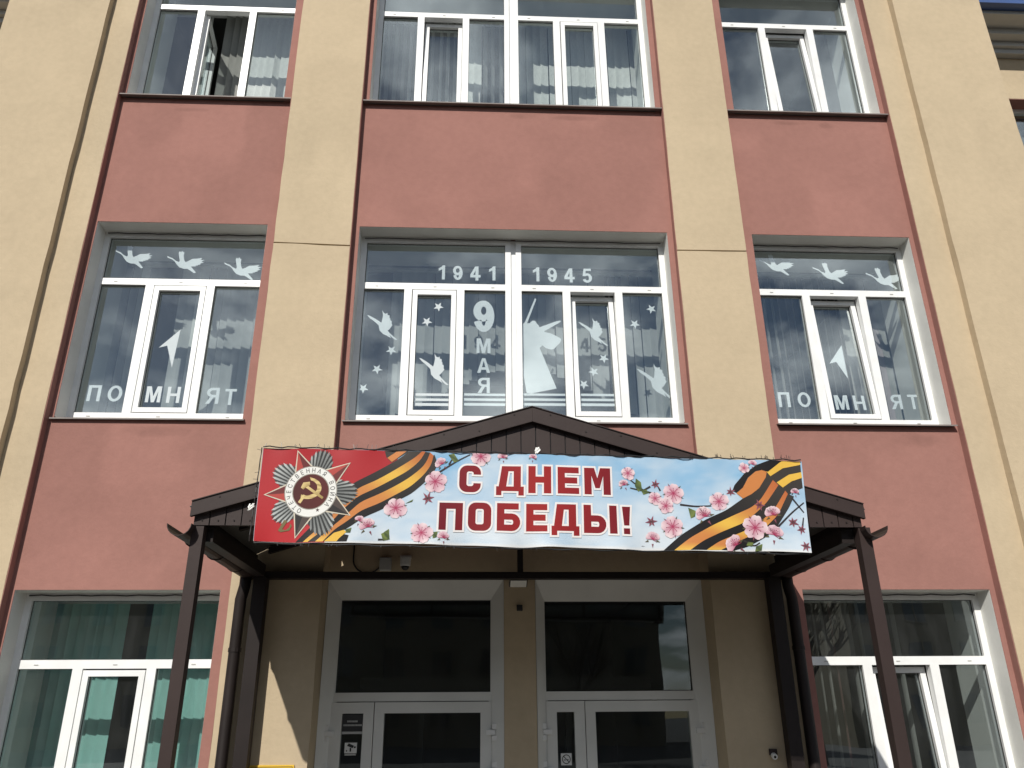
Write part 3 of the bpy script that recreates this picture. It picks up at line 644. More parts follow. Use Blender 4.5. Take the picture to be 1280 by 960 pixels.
# ---------------------------------------------------------------- entrance doors
def door(ox0, ox1, ix0, ix1, oz, iz, leaves):
    c = MB()
    yo, yi, yb = 0.268, 0.352, 0.42
    O = [(ox0, GZ), (ox0, oz), (ox1, oz), (ox1, GZ)]; I = [(ix0, GZ), (ix0, iz), (ix1, iz), (ix1, GZ)]
    for k in range(3):
        a, b, c_, d = O[k], O[k+1], I[k+1], I[k]
        c.quad((a[0], yo, a[1]), (b[0], yo, b[1]), (c_[0], yi, c_[1]), (d[0], yi, d[1]))
        c.quad((a[0], yo, a[1]), (b[0], yo, b[1]), (b[0], yb, b[1]), (a[0], yb, a[1]))
        c.quad((d[0], yi, d[1]), (c_[0], yi, c_[1]), (c_[0], yb, c_[1]), (d[0], yb, d[1]))
    dr = part(c, 'door', M['grime'])
    f = MB()
    f.box(ix0-0.03, ix1+0.03, 0.343, 0.41, 1.748, 1.815)
    f.box(ix0-0.03, ix0+0.012, 0.343, 0.41, -0.2, 1.748); f.box(ix1-0.012, ix1+0.03, 0.343, 0.41, -0.2, 1.748)
    for t in (0.61, 0.71): 
        x = ix0+(ix1-ix0)*t; f.box(x-0.006, x+0.006, 0.339, 0.343, 1.768, 1.78)
    f.build('door_frame', M['grime'], dr)
    g = MB(); g.box(ix0-0.004, ix1+0.004, 0.375, 0.380, 1.815, iz+0.004); g.build('pane', M['door_glass'], dr)
    k = MB(); k.box(ix0, ix0+0.006, 0.366, 0.373, 1.815, iz); k.box(ix1-0.006, ix1, 0.366, 0.373, 1.815, iz)
    k.box(ix0+0.006, ix1-0.006, 0.366, 0.373, iz-0.008, iz); k.box(ix0+0.006, ix1-0.006, 0.366, 0.373, 1.815, 1.822); k.build('gasket', M['gasket'], dr)
    for (la, lb, ga, gb, side) in leaves:
        zt, gz, zb = 1.742, 1.660, -0.19
        l = MB()
        l.box(la, ga, 0.336, 0.40, zb, zt); l.box(gb, lb, 0.336, 0.40, zb, zt)
        l.box(ga, gb, 0.336, 0.40, gz, zt); l.box(ga, gb, 0.336, 0.40, zb, zb+0.75)
        l.build('door_leaf', M['grime'], dr)
        gg = MB(); gg.box(ga-0.003, gb+0.003, 0.366, 0.372, zb+0.747, gz+0.003); gg.build('pane', M['door_glass'], dr)
        hx = la-0.028 if side < 0 else lb+0.028
        for hz in (1.515, 1.24, 0.1):
            h = MB()
            h.box(hx-0.020, hx+0.020, 0.312, 0.3425, hz+0.022, hz+0.062)
            h.box(hx-0.020, hx+0.020, 0.312, 0.3425, hz-0.062, hz-0.024)
            x2 = hx+0.030 if side < 0 else hx-0.030
            h.box(x2-0.036, x2+0.036, 0.308, 0.3355, hz-0.019, hz+0.017)
            h.build('hinge', M['lightplastic'], dr)
    ml = leaves[1] if leaves[1][1]-leaves[1][0] > 0.6 else leaves[0]
    h = MB(); h.tube([(ml[0]+0.04, 0.33, 0.85), (ml[0]+0.04, 0.29, 0.85), (ml[0]+0.04, 0.29, 1.15), (ml[0]+0.04, 0.33, 1.15)], 0.012)
    h.build('handle', M['grey'], dr)
    return dr
door(-1.562, -0.100, -1.455, -0.208, 2.699, 2.540, [(-1.475, -1.137, -1.386, -1.218, -1), (-1.131, -0.203, -1.053, -0.286, 1)])
door(0.166, 1.583, 0.247, 1.455, 2.697, 2.528, [(0.247, 0.553, 0.327, 0.469, -1), (0.559, 1.487, 0.640, 1.405, 1)])
v = MB(); X0, X1, Y0, Y1, Z0, Z1 = -1.56, 1.58, 0.425, 5.0, -0.2, 2.9
v.quad((X0,Y0,Z0),(X0,Y1,Z0),(X0,Y1,Z1),(X0,Y0,Z1)); v.quad((X1,Y0,Z0),(X1,Y0,Z1),(X1,Y1,Z1),(X1,Y1,Z0))
v.quad((X0,Y1,Z0),(X1,Y1,Z0),(X1,Y1,Z1),(X0,Y1,Z1)); v.quad((X0,Y0,Z1),(X1,Y0,Z1),(X1,Y1,Z1),(X0,Y1,Z1)); v.quad((X0,Y0,Z0),(X0,Y1,Z0),(X1,Y1,Z0),(X1,Y0,Z0))
v.box(-1.5, 1.5, 2.2, 2.3, 1.75, 2.0); v.box(-0.9, -0.84, 2.2, 2.3, -0.2, 1.75); v.box(0.6, 0.66, 2.2, 2.3, -0.2, 1.75); v.box(-0.1, 0.16, 0.43, 0.9, -0.2, 2.9)
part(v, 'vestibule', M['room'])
# ================================================================ blinds behind the glass
def slat_mesh(w, m, curve=0.006):
    b = MB(); n = 4
    for k in range(n+1):
        t = k/n - 0.5
        y = curve*(1-4*t*t)
        b.v += [(t*w, y, 0), (t*w, y, -1)]
    for k in range(n): b.f.append((2*k, 2*k+1, 2*k+3, 2*k+2))
    return b.mesh('slat', m, True, fix=False)
SM = {}
def blind(x0, x1, zt, spec, label, matname, y=0.88, group='window blinds'):
    """spec: list of (x, length, angle, material)"""
    r = empty('vertical_blind', ((x0+x1)/2, y, zt), label, 'window blind', group)
    h = MB(); h.box(x0-(x0+x1)/2, x1-(x0+x1)/2, -0.025, 0.025, 0.0, 0.035); h.build('head_rail', M['lightplastic'], r)
    for x, L, ang, mm in spec:
        k = mm or matname
        if k not in SM: SM[k] = slat_mesh(0.095, M[k])
        o = bpy.data.objects.new('slat', SM[k]); link(o, r)
        o.location = (x-(x0+x1)/2, rnd.uniform(-0.004, 0.004), -0.002)
        o.rotation_euler = (0, 0, math.radians(ang))
        o.scale = (1, 1, L)
    return r
def row(x0, x1, step, fn):
    out = []; x = x0
    while x <= x1+1e-6:
        v = fn(x)
        if v: out.append((x+rnd.uniform(-0.009, 0.009), *v))
        x += step
    return out
J = lambda s: rnd.uniform(-s, s)
# second floor, middle: lower ends cut as an arch
def arch(x):
    zb = 4.86 if abs(x-0.1) < 0.28 else 4.86 - 0.58*(abs(x-0.1)-0.28)/1.12
    L = 6.0-zb + J(0.012)
    if -1.48 < x < -1.20: return None
    a = 12+J(9)
    if 1.05 < x < 1.2: a = 62+J(8)
    return (L, a, None)
blind(-1.60, 1.66, 6.03, row(-1.56, 1.62, 0.0905, arch), 'pale vertical blind cut in an arch behind the middle second floor window with stickers', 'slat', 0.90)
def l2(x):
    if x < -3.45: return (1.86, 70+J(10), None) if x < -3.8 else None
    return (1.88, 14+J(10) if not (-3.2 < x < -3.08) else 75, 'slat_lace' if rnd.random() < 0.3 else None)
blind(-4.05, -2.30, 6.03, row(-4.0, -2.33, 0.088, l2), 'pale vertical blind drawn to the right behind the left second floor window', 'slat')
def r2(x):
    if x < 3.52: return (1.9, 62+J(12), None)
    return (1.9, 8+J(5), 'curtain' if 3.72 < x < 3.92 else 'slat_grey')
blind(2.36, 4.06, 6.03, row(2.42, 4.03, 0.078, r2), 'grey vertical blind with edge turned slats and a rose strip, right second floor window', 'slat_grey')
def l3(x):
    if -3.42 < x < -3.16: return (1.9, 18+J(6), 'slat_grey')
    if x > -3.15: return (1.9, 6+J(5) if not (-2.83 < x < -2.75) else 34, None)
    if -3.62 > x > -3.80: return (1.9, 10+J(4), None)
    return None
blind(-4.05, -2.28, 9.55, row(-4.0, -2.30, 0.089, l3), 'white lace vertical blind half open behind the left top floor window with open casement', 'slat_lace')
def m3(x):
    if x < -0.05: return (1.9, 66+J(10), 'slat' if rnd.random() < 0.75 else None) if not -0.55 < x < -0.35 else (1.9, 12, None)
    return (1.9, 7+J(9), None)
blind(-1.58, 1.64, 9.55, row(-1.54, 1.62, 0.09, m3), 'white lace vertical blind, left slats turned edgewise, middle top floor window', 'slat_lace')
def l1(x):
    if -3.40 < x < -3.20: return None
    return (1.95, 9+J(6), None)
blind(-4.05, -2.30, 2.58, row(-4.0, -2.32, 0.078, l1), 'closed teal vertical blind with one gap behind the left ground floor window', 'slat_teal')
def r1(x):
    if x < 2.95: return (1.95, 82+J(5), 'slat_rust' if 2.55 < x < 2.75 or rnd.random() < 0.35 else 'slat_grey')
    if rnd.random() < 0.45: return None
    return (1.95, 86+J(4), 'slat_grey')
blind(2.36, 4.06, 2.58, row(2.44, 3.9, 0.082, r1), 'thin rust and grey vertical blind slats edge on in the right ground floor window', 'slat_grey')

# ================================================================ paper cut-outs on the glass
GLASS_IN = 0.3075
def sash_matrix(key, fl, i): 
    return WINDOWS[(key, fl)][1][i]
def sticker(name, me, x, z, label, cat, group=None, tilt=None, rot=0.0, scale=1.0):
    o = bpy.data.objects.new(name, me); link(o)
    tag(o, label, cat, group)
    R = Matrix.Rotation(rot, 4, 'Y') @ Matrix.Diagonal((scale, 1, scale, 1))
    if tilt is None: o.matrix_world = Matrix.Translation((x, GLASS_IN, z)) @ R
    else:
        mx = sash_matrix(*tilt); hx, hz = mx.translation.x, mx.translation.z
        o.matrix_world = mx @ Matrix.Translation((x-hx, 0.0075, (z-hz)/math.cos(0.070))) @ R
    return o
def flat(name, pts):
    return MB().prism(pts, 0.0, 0.0012).mesh(name, M['paper'])
da = flat('swan', D['dove_a']); db = flat('crane', D['dove_b'])
lab = ['leftmost of three paper swans in the transom of the left window', 'middle of three paper swans in the transom of the left window', 'rightmost of three paper swans in the transom of the left window',
       'leftmost of three paper swans in the transom of the right window', 'middle of three paper swans in the transom of the right window', 'rightmost of three paper swans in the transom of the right window']
for (x, z), t, sc in zip(D['dove_a_at'], lab, (1, 1, 1.0, 0.98, 1, 1)):
    sticker('paper_swan', da, x, z, 'white ' + t, 'paper bird', 'paper swans flying across the transoms', rot=J(0.03), scale=sc)
lab = ['white paper crane on the outermost left pane of the middle window', 'white paper crane above the stripes beside the nine May lettering', 'white paper crane on the tilted sash of the middle window', 'large white paper crane on the outermost right pane of the middle window']
for k, ((x, z), t) in enumerate(zip(D['dove_b_at'], lab)):
    sticker('paper_crane', db, x, z, t, 'paper bird', 'paper cranes on the middle window', tilt=('m', 2, 1) if k == 2 else None, rot=J(0.03), scale=(1, 1, 0.97, 1.14)[k])
sp = []
for k in range(10):
    r = 0.052 if k % 2 == 0 else 0.0215
    a = -math.pi/2 + k*math.pi/5
    sp.append((r*math.cos(a), r*math.sin(a)))
ds = flat('star', sp)
lab = ['upper paper star above the crane on the left shut sash', 'lower paper star above the crane on the left shut sash', 'topmost of three paper stars on the outermost left pane', 'middle of three paper stars on the outermost left pane', 'lowest of three paper stars on the outermost left pane',
       'higher of two paper stars on the outermost right pane', 'lower of two paper stars on the outermost right pane', 'topmost of three paper stars on the tilted sash', 'middle of three paper stars on the tilted sash', 'lowest of three paper stars on the tilted sash']
for k, ((x, z), t) in enumerate(zip(D['star_at'], lab)):
    sticker('paper_star', ds, x, z, 'small white ' + t, 'paper star', 'paper stars on the middle window', tilt=('m', 2, 1) if k >= 7 else None, rot=rnd.uniform(-0.25, 0.25))
def chaikin(pts, n=2):
    for _ in range(n):
        q = []
        for i in range(len(pts)):
            a, b = pts[i], pts[(i+1) % len(pts)]
            if math.dist(a, b) < 0.012: q.append(a); continue
            q += [(a[0]*.8+b[0]*.2, a[1]*.8+b[1]*.2), (a[0]*.2+b[0]*.8, a[1]*.2+b[1]*.8)]
        pts = q
    return pts
def centred(pts):
    cx = sum(p[0] for p in pts)/len(pts); cz = sum(p[1] for p in pts)/len(pts)
    return [(x-cx, z-cz) for x, z in pts], cx, cz
q, cx, cz = centred(D['figure'][:3] + chaikin(D['figure'][3:29], 2)[2:-6] + D['figure'][29:])
sticker('paper_figure', flat('robed_figure', q), cx, cz, 'white paper cut-out of a robed figure raising a sword beside the middle mullion', 'paper figure')
q, cx, cz = centred(D['arrow_l'])
sticker('paper_arrowhead', flat('arrowhead', q), cx, cz, 'white paper arrowhead on the shut middle sash of the left window', 'paper arrowhead', 'paper arrowheads above the lettering')
q, cx, cz = centred(D['arrow_r'])
sticker('paper_arrowhead', flat('arrowhead', q), cx, cz, 'white paper arrowhead on the tilted sash of the right window', 'paper arrowhead', 'paper arrowheads above the lettering', tilt=('r', 2, 0))
ordn = ['first letter П', 'second letter О', 'third letter М', 'fourth letter Н', 'fifth letter Я', 'last letter Т']
names = [t + ' of the word along the foot of the left window' for t in ordn] + [t + ' of the word along the foot of the right window' for t in ordn]
for yr in ('1941', '1945'):
    names += ['%s digit %s of the year %s, %s half of the middle transom' % (t, c, yr, 'left' if yr == '1941' else 'right') for t, c in zip(('first', 'second', 'third', 'last'), yr)]
names += ['big bold digit 9 above three letters', 'letter М directly under the big bold digit 9', 'letter А second under the big bold digit 9', 'letter Я lowest under the big bold digit 9']
GLYPH = {}
for k, (ch, x, z, h) in enumerate(D['letters']):
    key = (ch, h > 0.25)
    if key not in GLYPH:
        gb = MB(); w_ = GW[ch]; t_ = 0.225 if key[1] else 0.185
        for outer, holes in glyph(ch, w_, t_):
            fl2, tris, loops = loops_tris(outer, holes)
            i0 = len(gb.v); n0 = len(fl2)
            gb.v += [(px-w_/2, 0.0, pz-0.5) for px, pz in fl2] + [(px-w_/2, 0.0012, pz-0.5) for px, pz in fl2]
            for q3 in tris: gb.f += [(i0+q3[0], i0+q3[1], i0+q3[2]), (i0+n0+q3[2], i0+n0+q3[1], i0+n0+q3[0])]
            o0 = 0
            for l_ in loops:
                for j in range(len(l_)):
                    a_, b_ = i0+o0+j, i0+o0+(j+1) % len(l_); gb.f.append((a_, b_, b_+n0, a_+n0))
                o0 += len(l_)
        GLYPH[key] = gb.mesh('letter', M['paper'])
    tilt = ('r', 2, 0) if k in (8, 9) else None
    o = sticker('paper_letter', GLYPH[key], x, z, 'white paper ' + names[k], 'paper letter', 'paper letters and digits on the windows', tilt=tilt)
    o.scale = (h, 1, h)
rowname = ['top', 'middle', 'bottom']; panename = ['shut left sash', 'pane under the nine May letters', 'pane with the robed figure', 'tilted sash']
for k, (x0, x1, z0, z1) in enumerate(D['stripes']):
    pi, ri = divmod(k, 3)
    cx, cz = (x0+x1)/2, (z0+z1)/2
    me = flat('stripe', [(x0-cx, z0-cz), (x1-cx, z0-cz), (x1-cx, z1-cz), (x0-cx, z1-cz)])
    sticker('paper_stripe', me, cx, cz, '%s white paper stripe across the %s of the middle window' % (rowname[ri], panename[pi]), 'paper stripe', 'paper stripes along the foot of the middle window', tilt=('m', 2, 1) if pi == 3 else None)

# ================================================================ entrance canopy
canopy = empty('entrance_canopy', (0, -1.0, -0.2), 'dark brown metal gabled entrance canopy on thin posts over the doors', 'canopy')
CINV = Matrix.Translation((0, 1.0, 0.2))
def cpart(mb, name, m, parent=canopy, smooth=False):
    o = mb.build(name, m, parent, smooth)
    if parent is canopy: o.matrix_parent_inverse = CINV
    return o
AP, EV, EX, YF = 3.530, 2.882, 2.126, -1.65       # apex z, eave z, eave x, front y
sl_ = (AP-EV)/EX
PB = 2.742                                         # foot of the gable cladding
zr = lambda x: AP - abs(x)*sl_
for s in (-1, 1):
    m = MB(); m.prism([(0.001*s, AP+0.02), (1.56*s, zr(1.56)+0.02), (1.56*s, zr(1.56)-0.04), (0.001*s, AP-0.04)], -0.03, PINK-0.001)
    cpart(m, 'wall_flashing', M['brown'])
    m = MB()
    P4 = [(0.0005*s, AP), (EX*s, EV), (EX*s, EV-0.088), (0.0005*s, AP-0.096)]
    m.prism(P4, YF, YF+0.012)
    m.prism([(0.0005*s, AP+0.006), (EX*s, EV+0.006), (EX*s, EV+0.0005), (0.0005*s, AP+0.0005)], YF-0.008, YF+0.16)
    m.prism([(0.0005*s, AP-0.0965), (EX*s, EV-0.0885), (EX*s, EV-0.093), (0.0005*s, AP-0.101)], YF, YF+0.03)
    cpart(m, 'barge_board', M['brown'])
    # corrugated roof sheet
    m = MB(); n = 24
    ys = [YF+0.015, -0.005]
    for k in range(n+1):
        t = k/n; x = s*(-0.004+t*(EX+0.018)); up_ = 0.018 if k % 2 else 0.0
        for y in ys: m.v.append((x, y, zr(x)-0.022+up_))
        for y in ys: m.v.append((x, y, zr(x)-0.026+up_))
    for k in range(n):
        a = 4*k; b = 4*(k+1)
        m.f += [(a, a+1, b+1, b), (a+2, b+2, b+3, a+3), (a, b, b+2, a+2), (a+1, a+3, b+3, b+1)]
    cpart(m, 'roof_sheet', M['soffit'])
    # gutter: half round channel
    m = MB(); R = 0.075; gx, gz = s*(EX+0.045), EV-0.145
    nn = 10
    for (y, dzz) in ((YF-0.03, 0.0), (0.0, -0.012)):
        for j in range(nn+1):
            a = math.pi + math.pi*j/nn
            m.v.append((gx+R*math.cos(a), y, gz+dzz+R*math.sin(a)))
        for j in range(nn+1):
            a = math.pi + math.pi*j/nn
            m.v.append((gx+(R-0.004)*math.cos(a), y, gz+dzz+(R-0.004)*math.sin(a)))
    N = nn+1
    for j in range(nn):
        m.f += [(j, j+1, 2*N+j+1, 2*N+j), (N+j+1, N+j, 3*N+j, 3*N+j+1), (j, N+j, N+j+1, j+1), (2*N+j, 2*N+j+1, 3*N+j+1, 3*N+j)]
    m.f += [(0, 2*N, 3*N, N), (nn, N+nn, 3*N+nn, 2*N+nn)]
    g_ = cpart(m, 'gutter', M['brown'], smooth=False)
    for y in (-1.35, -0.9, -0.4):
        b_ = MB(); pts = []
        for j in range(9):
            a = math.pi + math.pi*j/8
            pts.append((gx+(R+0.004)*math.cos(a), y, gz-0.004+(R+0.004)*math.sin(a)))
        b_.tube(pts, 0.006, 5); cpart(b_, 'gutter_bracket', M['brown_dark'], g_)
    # downpipe
    m = MB(); px_ = s*2.195
    m.tube([(gx, -0.09, gz-0.06), (gx, -0.09, gz-0.14), (px_, -0.075, gz-0.24), (px_, -0.075, GZ+0.25), (px_, -0.16, GZ+0.13)], 0.044, 12)
    dp = cpart(m, 'downpipe', M['brown_dark'], smooth=True)  # shade under the canopy is put into the pipe's dark tone
    for z in (2.1, 1.2, 0.3):
        m = MB(); m.tube([(px_, -0.075, z), (px_, -0.075, z+0.03)], 0.049, 12); cpart(m, 'pipe_clamp', M['brown_dark'], dp)
    # posts
    m = MB(); xa, xb = (-2.118, -2.046) if s < 0 else (2.088, 2.166)
    m.box(xa, xb, YF+0.045, YF+0.115, -0.2, PB); cpart(m, 'post', M['brown'])
    m = MB(); x = s*2.045; m.box(x-0.05, x+0.05, -0.150, -0.050, -0.2, 2.652); cpart(m, 'post', M['brown_dark'])  # rear post: canopy shade painted in as a darker brown
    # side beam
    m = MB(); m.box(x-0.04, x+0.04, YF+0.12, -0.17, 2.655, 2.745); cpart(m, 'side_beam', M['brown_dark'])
    m = MB(); m.box(s*EX-0.012, s*EX+0.012, YF+0.12, -0.02, EV-0.15, EV-0.035); cpart(m, 'fascia_board', M['brown_dark'])
    # rafters
    for y in (-1.45, -1.0, -0.55, -0.14):
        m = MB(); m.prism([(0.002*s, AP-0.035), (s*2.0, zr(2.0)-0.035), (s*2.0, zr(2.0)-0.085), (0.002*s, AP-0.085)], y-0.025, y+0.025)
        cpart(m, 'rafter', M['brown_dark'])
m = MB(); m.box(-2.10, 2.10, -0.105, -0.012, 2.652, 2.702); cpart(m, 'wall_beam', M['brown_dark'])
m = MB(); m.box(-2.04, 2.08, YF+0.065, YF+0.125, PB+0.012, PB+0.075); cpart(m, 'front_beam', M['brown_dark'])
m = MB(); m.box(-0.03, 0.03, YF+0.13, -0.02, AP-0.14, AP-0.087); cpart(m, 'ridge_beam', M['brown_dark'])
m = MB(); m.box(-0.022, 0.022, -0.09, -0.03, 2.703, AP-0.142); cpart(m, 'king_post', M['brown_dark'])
# gable cladding, plank by plank
pw = 0.097; x = -2.112
k = 0
while x < 2.105:
    a, b = x+0.0035, min(x+pw-0.0035, 2.112)
    m = MB()
    zc = AP-0.088
    pts = [(a, PB), (b, PB), (b, zr(b)-0.085)]
    if a < 0 < b: pts.append((0, zc))
    pts.append((a, zr(a)-0.085))
    dy = rnd.uniform(-0.0015, 0.0015)
    m.prism(pts, YF+0.040+dy, YF+0.052+dy)
    cpart(m, 'gable_plank', M['brown'])
    x += pw; k += 1
m = MB(); m.prism([(-2.10, PB+0.003), (2.10, PB+0.003), (2.10, zr(2.1)-0.09), (0, AP-0.09), (-2.10, zr(2.1)-0.09)], YF+0.056, YF+0.060)
cpart(m, 'gable_backing', M['black'])
m = MB(); m.prism([(-0.07, AP-0.012), (0, AP+0.012), (0.07, AP-0.012), (0.07, AP-0.016), (0, AP+0.008), (-0.07, AP-0.016)], YF+0.161, -0.031)
cpart(m, 'ridge_cap', M['brown'])
m = MB()
for s in (-1, 1):
    for k in range(9):
        x = s*(0.12+k*0.23); z = zr(x)-0.02-0.045*(k % 2); m.tube([(x, YF-0.003, z), (x, YF+0.0005, z)], 0.006, 6)
for k in range(43):
    x = -2.06+k*0.097; m.tube([(x, YF+0.034, PB+0.03), (x, YF+0.040, PB+0.03)], 0.005, 6)
o = cpart(m, 'screw_heads', M['brown_dark']); o['kind'] = 'stuff'
canopy.location.x += 0.022
# ================================================================ banner
BCX, BCZ, BANG = D['banner']
banner = empty('banner', (BCX, -1.692, BCZ), 'long printed victory day banner with a medal, striped ribbons and pink blossoms', 'banner', rot=(0, -BANG, 0))
BW, BH = 3.450, 0.5926
cor = D['corners']
def ripple(u, v):
    e = max(0.0, (-v/BH*2))
    a = 0.0035*math.sin(u*5.1+0.7) + 0.003*math.sin(u*9.3+v*6)
    a += 0.011*(e**3)*(math.sin(u*13.0+2*math.sin(u*2.3)) + 0.3*math.sin(u*27.0))
    t = max(0.0, v/BH*2)
    a += 0.005*(t**4)*math.sin(u*17+1)
    dv = 0.004*(e**6)*math.sin(u*6.0+1.2*math.sin(u*3.7))
    return a, dv
def edge_x(v, side):
    t = (v+BH/2)/BH
    return (-1.7177 + t*(-1.7319+1.7177)) if side < 0 else (1.7148 + t*(1.7348-1.7148))
def art(name, polys, layer, parent=banner, step=0.03, m=None, clip=True):
    bm = bmesh.new()
    cl = bm.verts.layers.float_color.new('Col')
    for pts, col in polys:
        if len(pts) < 3: continue
        vs = []
        for k, pnt in enumerate(pts):
            v = bm.verts.new((pnt[0], 0, pnt[1]))
            c = col[k] if isinstance(col, list) else col
            v[cl] = (c[0], c[1], c[2], 1)
            vs.append(v)
        for t in tessellate_polygon([[Vector((q[0], q[1], 0)) for q in pts]]):
            try: bm.faces.new((vs[t[0]], vs[t[1]], vs[t[2]]))
            except ValueError: pass
    us = [v.co.x for v in bm.verts]; zs = [v.co.z for v in bm.verts]
    if clip:
        for co, no in (((0, 0, BH/2-0.001), (0, 0, 1)), ((0, 0, -BH/2+0.001), (0, 0, -1)), ((edge_x(0, 1)-0.002, 0, 0), (1, 0, -0.034)), ((edge_x(0, -1)+0.002, 0, 0), (-1, 0, -0.024))):
            bmesh.ops.bisect_plane(bm, geom=bm.verts[:]+bm.edges[:]+bm.faces[:], plane_co=co, plane_no=no, clear_outer=True)
    k = math.ceil(min(us)/step)
    while k*step < max(us):
        bmesh.ops.bisect_plane(bm, geom=bm.verts[:]+bm.edges[:]+bm.faces[:], plane_co=(k*step, 0, 0), plane_no=(1, 0, 0)); k += 1
    k = math.ceil(min(zs)/step)
    while k*step < max(zs):
        bmesh.ops.bisect_plane(bm, geom=bm.verts[:]+bm.edges[:]+bm.faces[:], plane_co=(0, 0, k*step), plane_no=(0, 0, 1)); k += 1
    for v in bm.verts:
        a, dv = ripple(v.co.x, v.co.z)
        v.co.y = -a - layer*0.0004
        v.co.z += dv
    for f in bm.faces:
        f.normal_update()
        if f.normal.y > 0: f.normal_flip()
        f.smooth = True
    me = bpy.data.meshes.new(name); bm.to_mesh(me); bm.free()
    me.materials.append(m or M['print'])
    o = bpy.data.objects.new(name, me)
    return link(o, parent)

def lerp(a, b, t): return tuple(a[i]+(b[i]-a[i])*t for i in range(len(a)))
RED, RED2 = (0.34, 0.022, 0.028), (0.22, 0.012, 0.018)
BLK, BLK2 = (0.016, 0.015, 0.016), (0.045, 0.040, 0.036)
ORA, ORA2, YEL = (0.50, 0.19, 0.06), (0.40, 0.10, 0.04), (0.66, 0.41, 0.07)
# sky ground of the print: fine colour grid
from mathutils import noise as mnoise
bm = bmesh.new(); cl = bm.verts.layers.float_color.new('Col')
NU, NV = 160, 28; grid = []
for j in range(NV+1):
    row_ = []
    for i in range(NU+1):
        v_ = -BH/2 + BH*j/NV
        u_ = edge_x(v_, -1) + (edge_x(v_, 1)-edge_x(v_, -1))*i/NU
        a, dv = ripple(u_, v_)
        vt = bm.verts.new((u_, -a+0.0004, v_+dv))
        n_ = mnoise.fractal(Vector((u_*2.2, v_*4.5, 3.0)), 0.8, 2.0, 4)
        t = max(0, min(1, 0.42 + 0.75*v_/BH + 0.55*n_))
        c = lerp((0.56, 0.62, 0.67), (0.19, 0.38, 0.57), t)
        if v_ < -BH/2+0.016: c = (0.66, 0.66, 0.65)
        vt[cl] = (*c, 1); row_.append(vt)
    grid.append(row_)
for j in range(NV):
    for i in range(NU):
        f = bm.faces.new((grid[j][i], grid[j][i+1], grid[j+1][i+1], grid[j+1][i])); f.smooth = True
me = bpy.data.meshes.new('sheet'); bm.to_mesh(me); bm.free(); me.materials.append(M['print'])
sheet = link(bpy.data.objects.new('sheet', me), banner)
bk = MB(); bk.box(-1.71, 1.71, 0.016, 0.040, BH/2-0.03, BH/2-0.003); bk.box(-1.70, 1.70, 0.016, 0.040, -BH/2+0.02, -BH/2+0.045)
for u in (-1.68, -0.83, 0.0, 0.83, 1.66): bk.box(u-0.012, u+0.012, 0.018, 0.038, -BH/2+0.047, BH/2-0.032)
bk.build('batten_frame', M['brown_dark'], banner)
# red field
rp = [(edge_x(BH/2, -1), BH/2)] + D['red'] + [(edge_x(-BH/2, -1), -BH/2)]
art('red_field', [(rp, [RED if q[1] > 0 else lerp(RED, (0.42, 0.03, 0.035), 0.8) for q in rp])], 1)
def resample(pl, n):
    ds = [0]
    for a, b in zip(pl, pl[1:]): ds.append(ds[-1]+math.dist(a, b))
    out = []
    for k in range(n+1):
        t = ds[-1]*k/n; j = max(i for i in range(len(ds)) if ds[i] <= t+1e-9); j = min(j, len(pl)-2)
        s = (t-ds[j])/max(1e-9, ds[j+1]-ds[j]); out.append(lerp(pl[j], pl[j+1], s))
    # smooth
    for _ in range(2):
        out = [out[0]] + [tuple((out[i-1][c]+2*out[i][c]+out[i+1][c])/4 for c in (0, 1)) for i in range(1, n)] + [out[-1]]
    return out
def ribbon(name, bounds, folds, foldcols, hot, base_first):
    polys = []
    n = 36; B = [resample(b, n) for b in bounds]
    fold = [(f, c) for f, c in zip(folds, foldcols)]
    for k in range(len(B)-1):
        for i in range(n):
            q = [B[k][i], B[k][i+1], B[k+1][i+1], B[k+1][i]]
            cs = []
            for p_, t in ((0, i), (1, i+1), (2, i+1), (3, i)):
                s = t/n
                if k % 2 == 0: c = lerp(BLK, BLK2, max(0, min(1, (s-0.45)*2)))
                else:
                    g_ = math.exp(-((s-hot)/0.13)**2)
                    c = lerp(lerp(ORA, ORA2, max(0, (s-0.75)*3)), YEL, g_)
                    if s < 0.1: c = lerp(YEL, c, s*10)
                cs.append(c)
            polys.append((q, cs))
    art(name, polys, 3)
    o = None
    for i, (f, c) in enumerate(fold):
        art('ribbon_fold', [(f, c)], (2 if base_first and i == 0 else 4+i*0.5) if base_first else 4+i*0.5)
ribbon('ribbon', D['ribL'], D['foldL'], [BLK2, ORA, YEL, BLK], 0.72, False)
ribbon('ribbon', D['ribR'], D['foldR'], [BLK2, YEL, YEL, BLK, ORA], 0.45, True)

# medal of the order
mu, mv = D['medal']; S = 0.15625/194.2
def cpt(r, a): return (mu + r*S*math.cos(a), mv + r*S*math.sin(a))
emb = []
rays = []
for tip in D['rays']:
    a0 = math.atan2(tip[1]-mv, tip[0]-mu); R = math.dist(tip, (mu, mv))/S
    for k in range(-9, 10):
        a = a0 + k*math.radians(2.95); rr = R*(1-0.0047*k*k*(1.0 if k % 2 == 0 else 1.15))
        w_ = math.radians(1.6)
        lt_ = (0.42, 0.44, 0.43) if k % 2 == 0 else (0.06, 0.066, 0.066)
        dk = (0.11, 0.12, 0.12) if k % 2 == 0 else (0.03, 0.033, 0.033)
        sh = 1.0 if tip[0] < mu else (0.5 if k < 3 else 0.9)
        lt_ = tuple(c*sh for c in lt_)
        rays.append(([cpt(150, a-w_), cpt(rr*0.93, a-w_), cpt(rr, a), cpt(rr*0.93, a+w_), cpt(150, a+w_)], [dk, lt_, lt_, lt_, dk]))
art('silver_rays', rays, 6.5)
art('hilt', [(D['hilt'], (0.16, 0.13, 0.06))], 7)
stars = []; rims = []
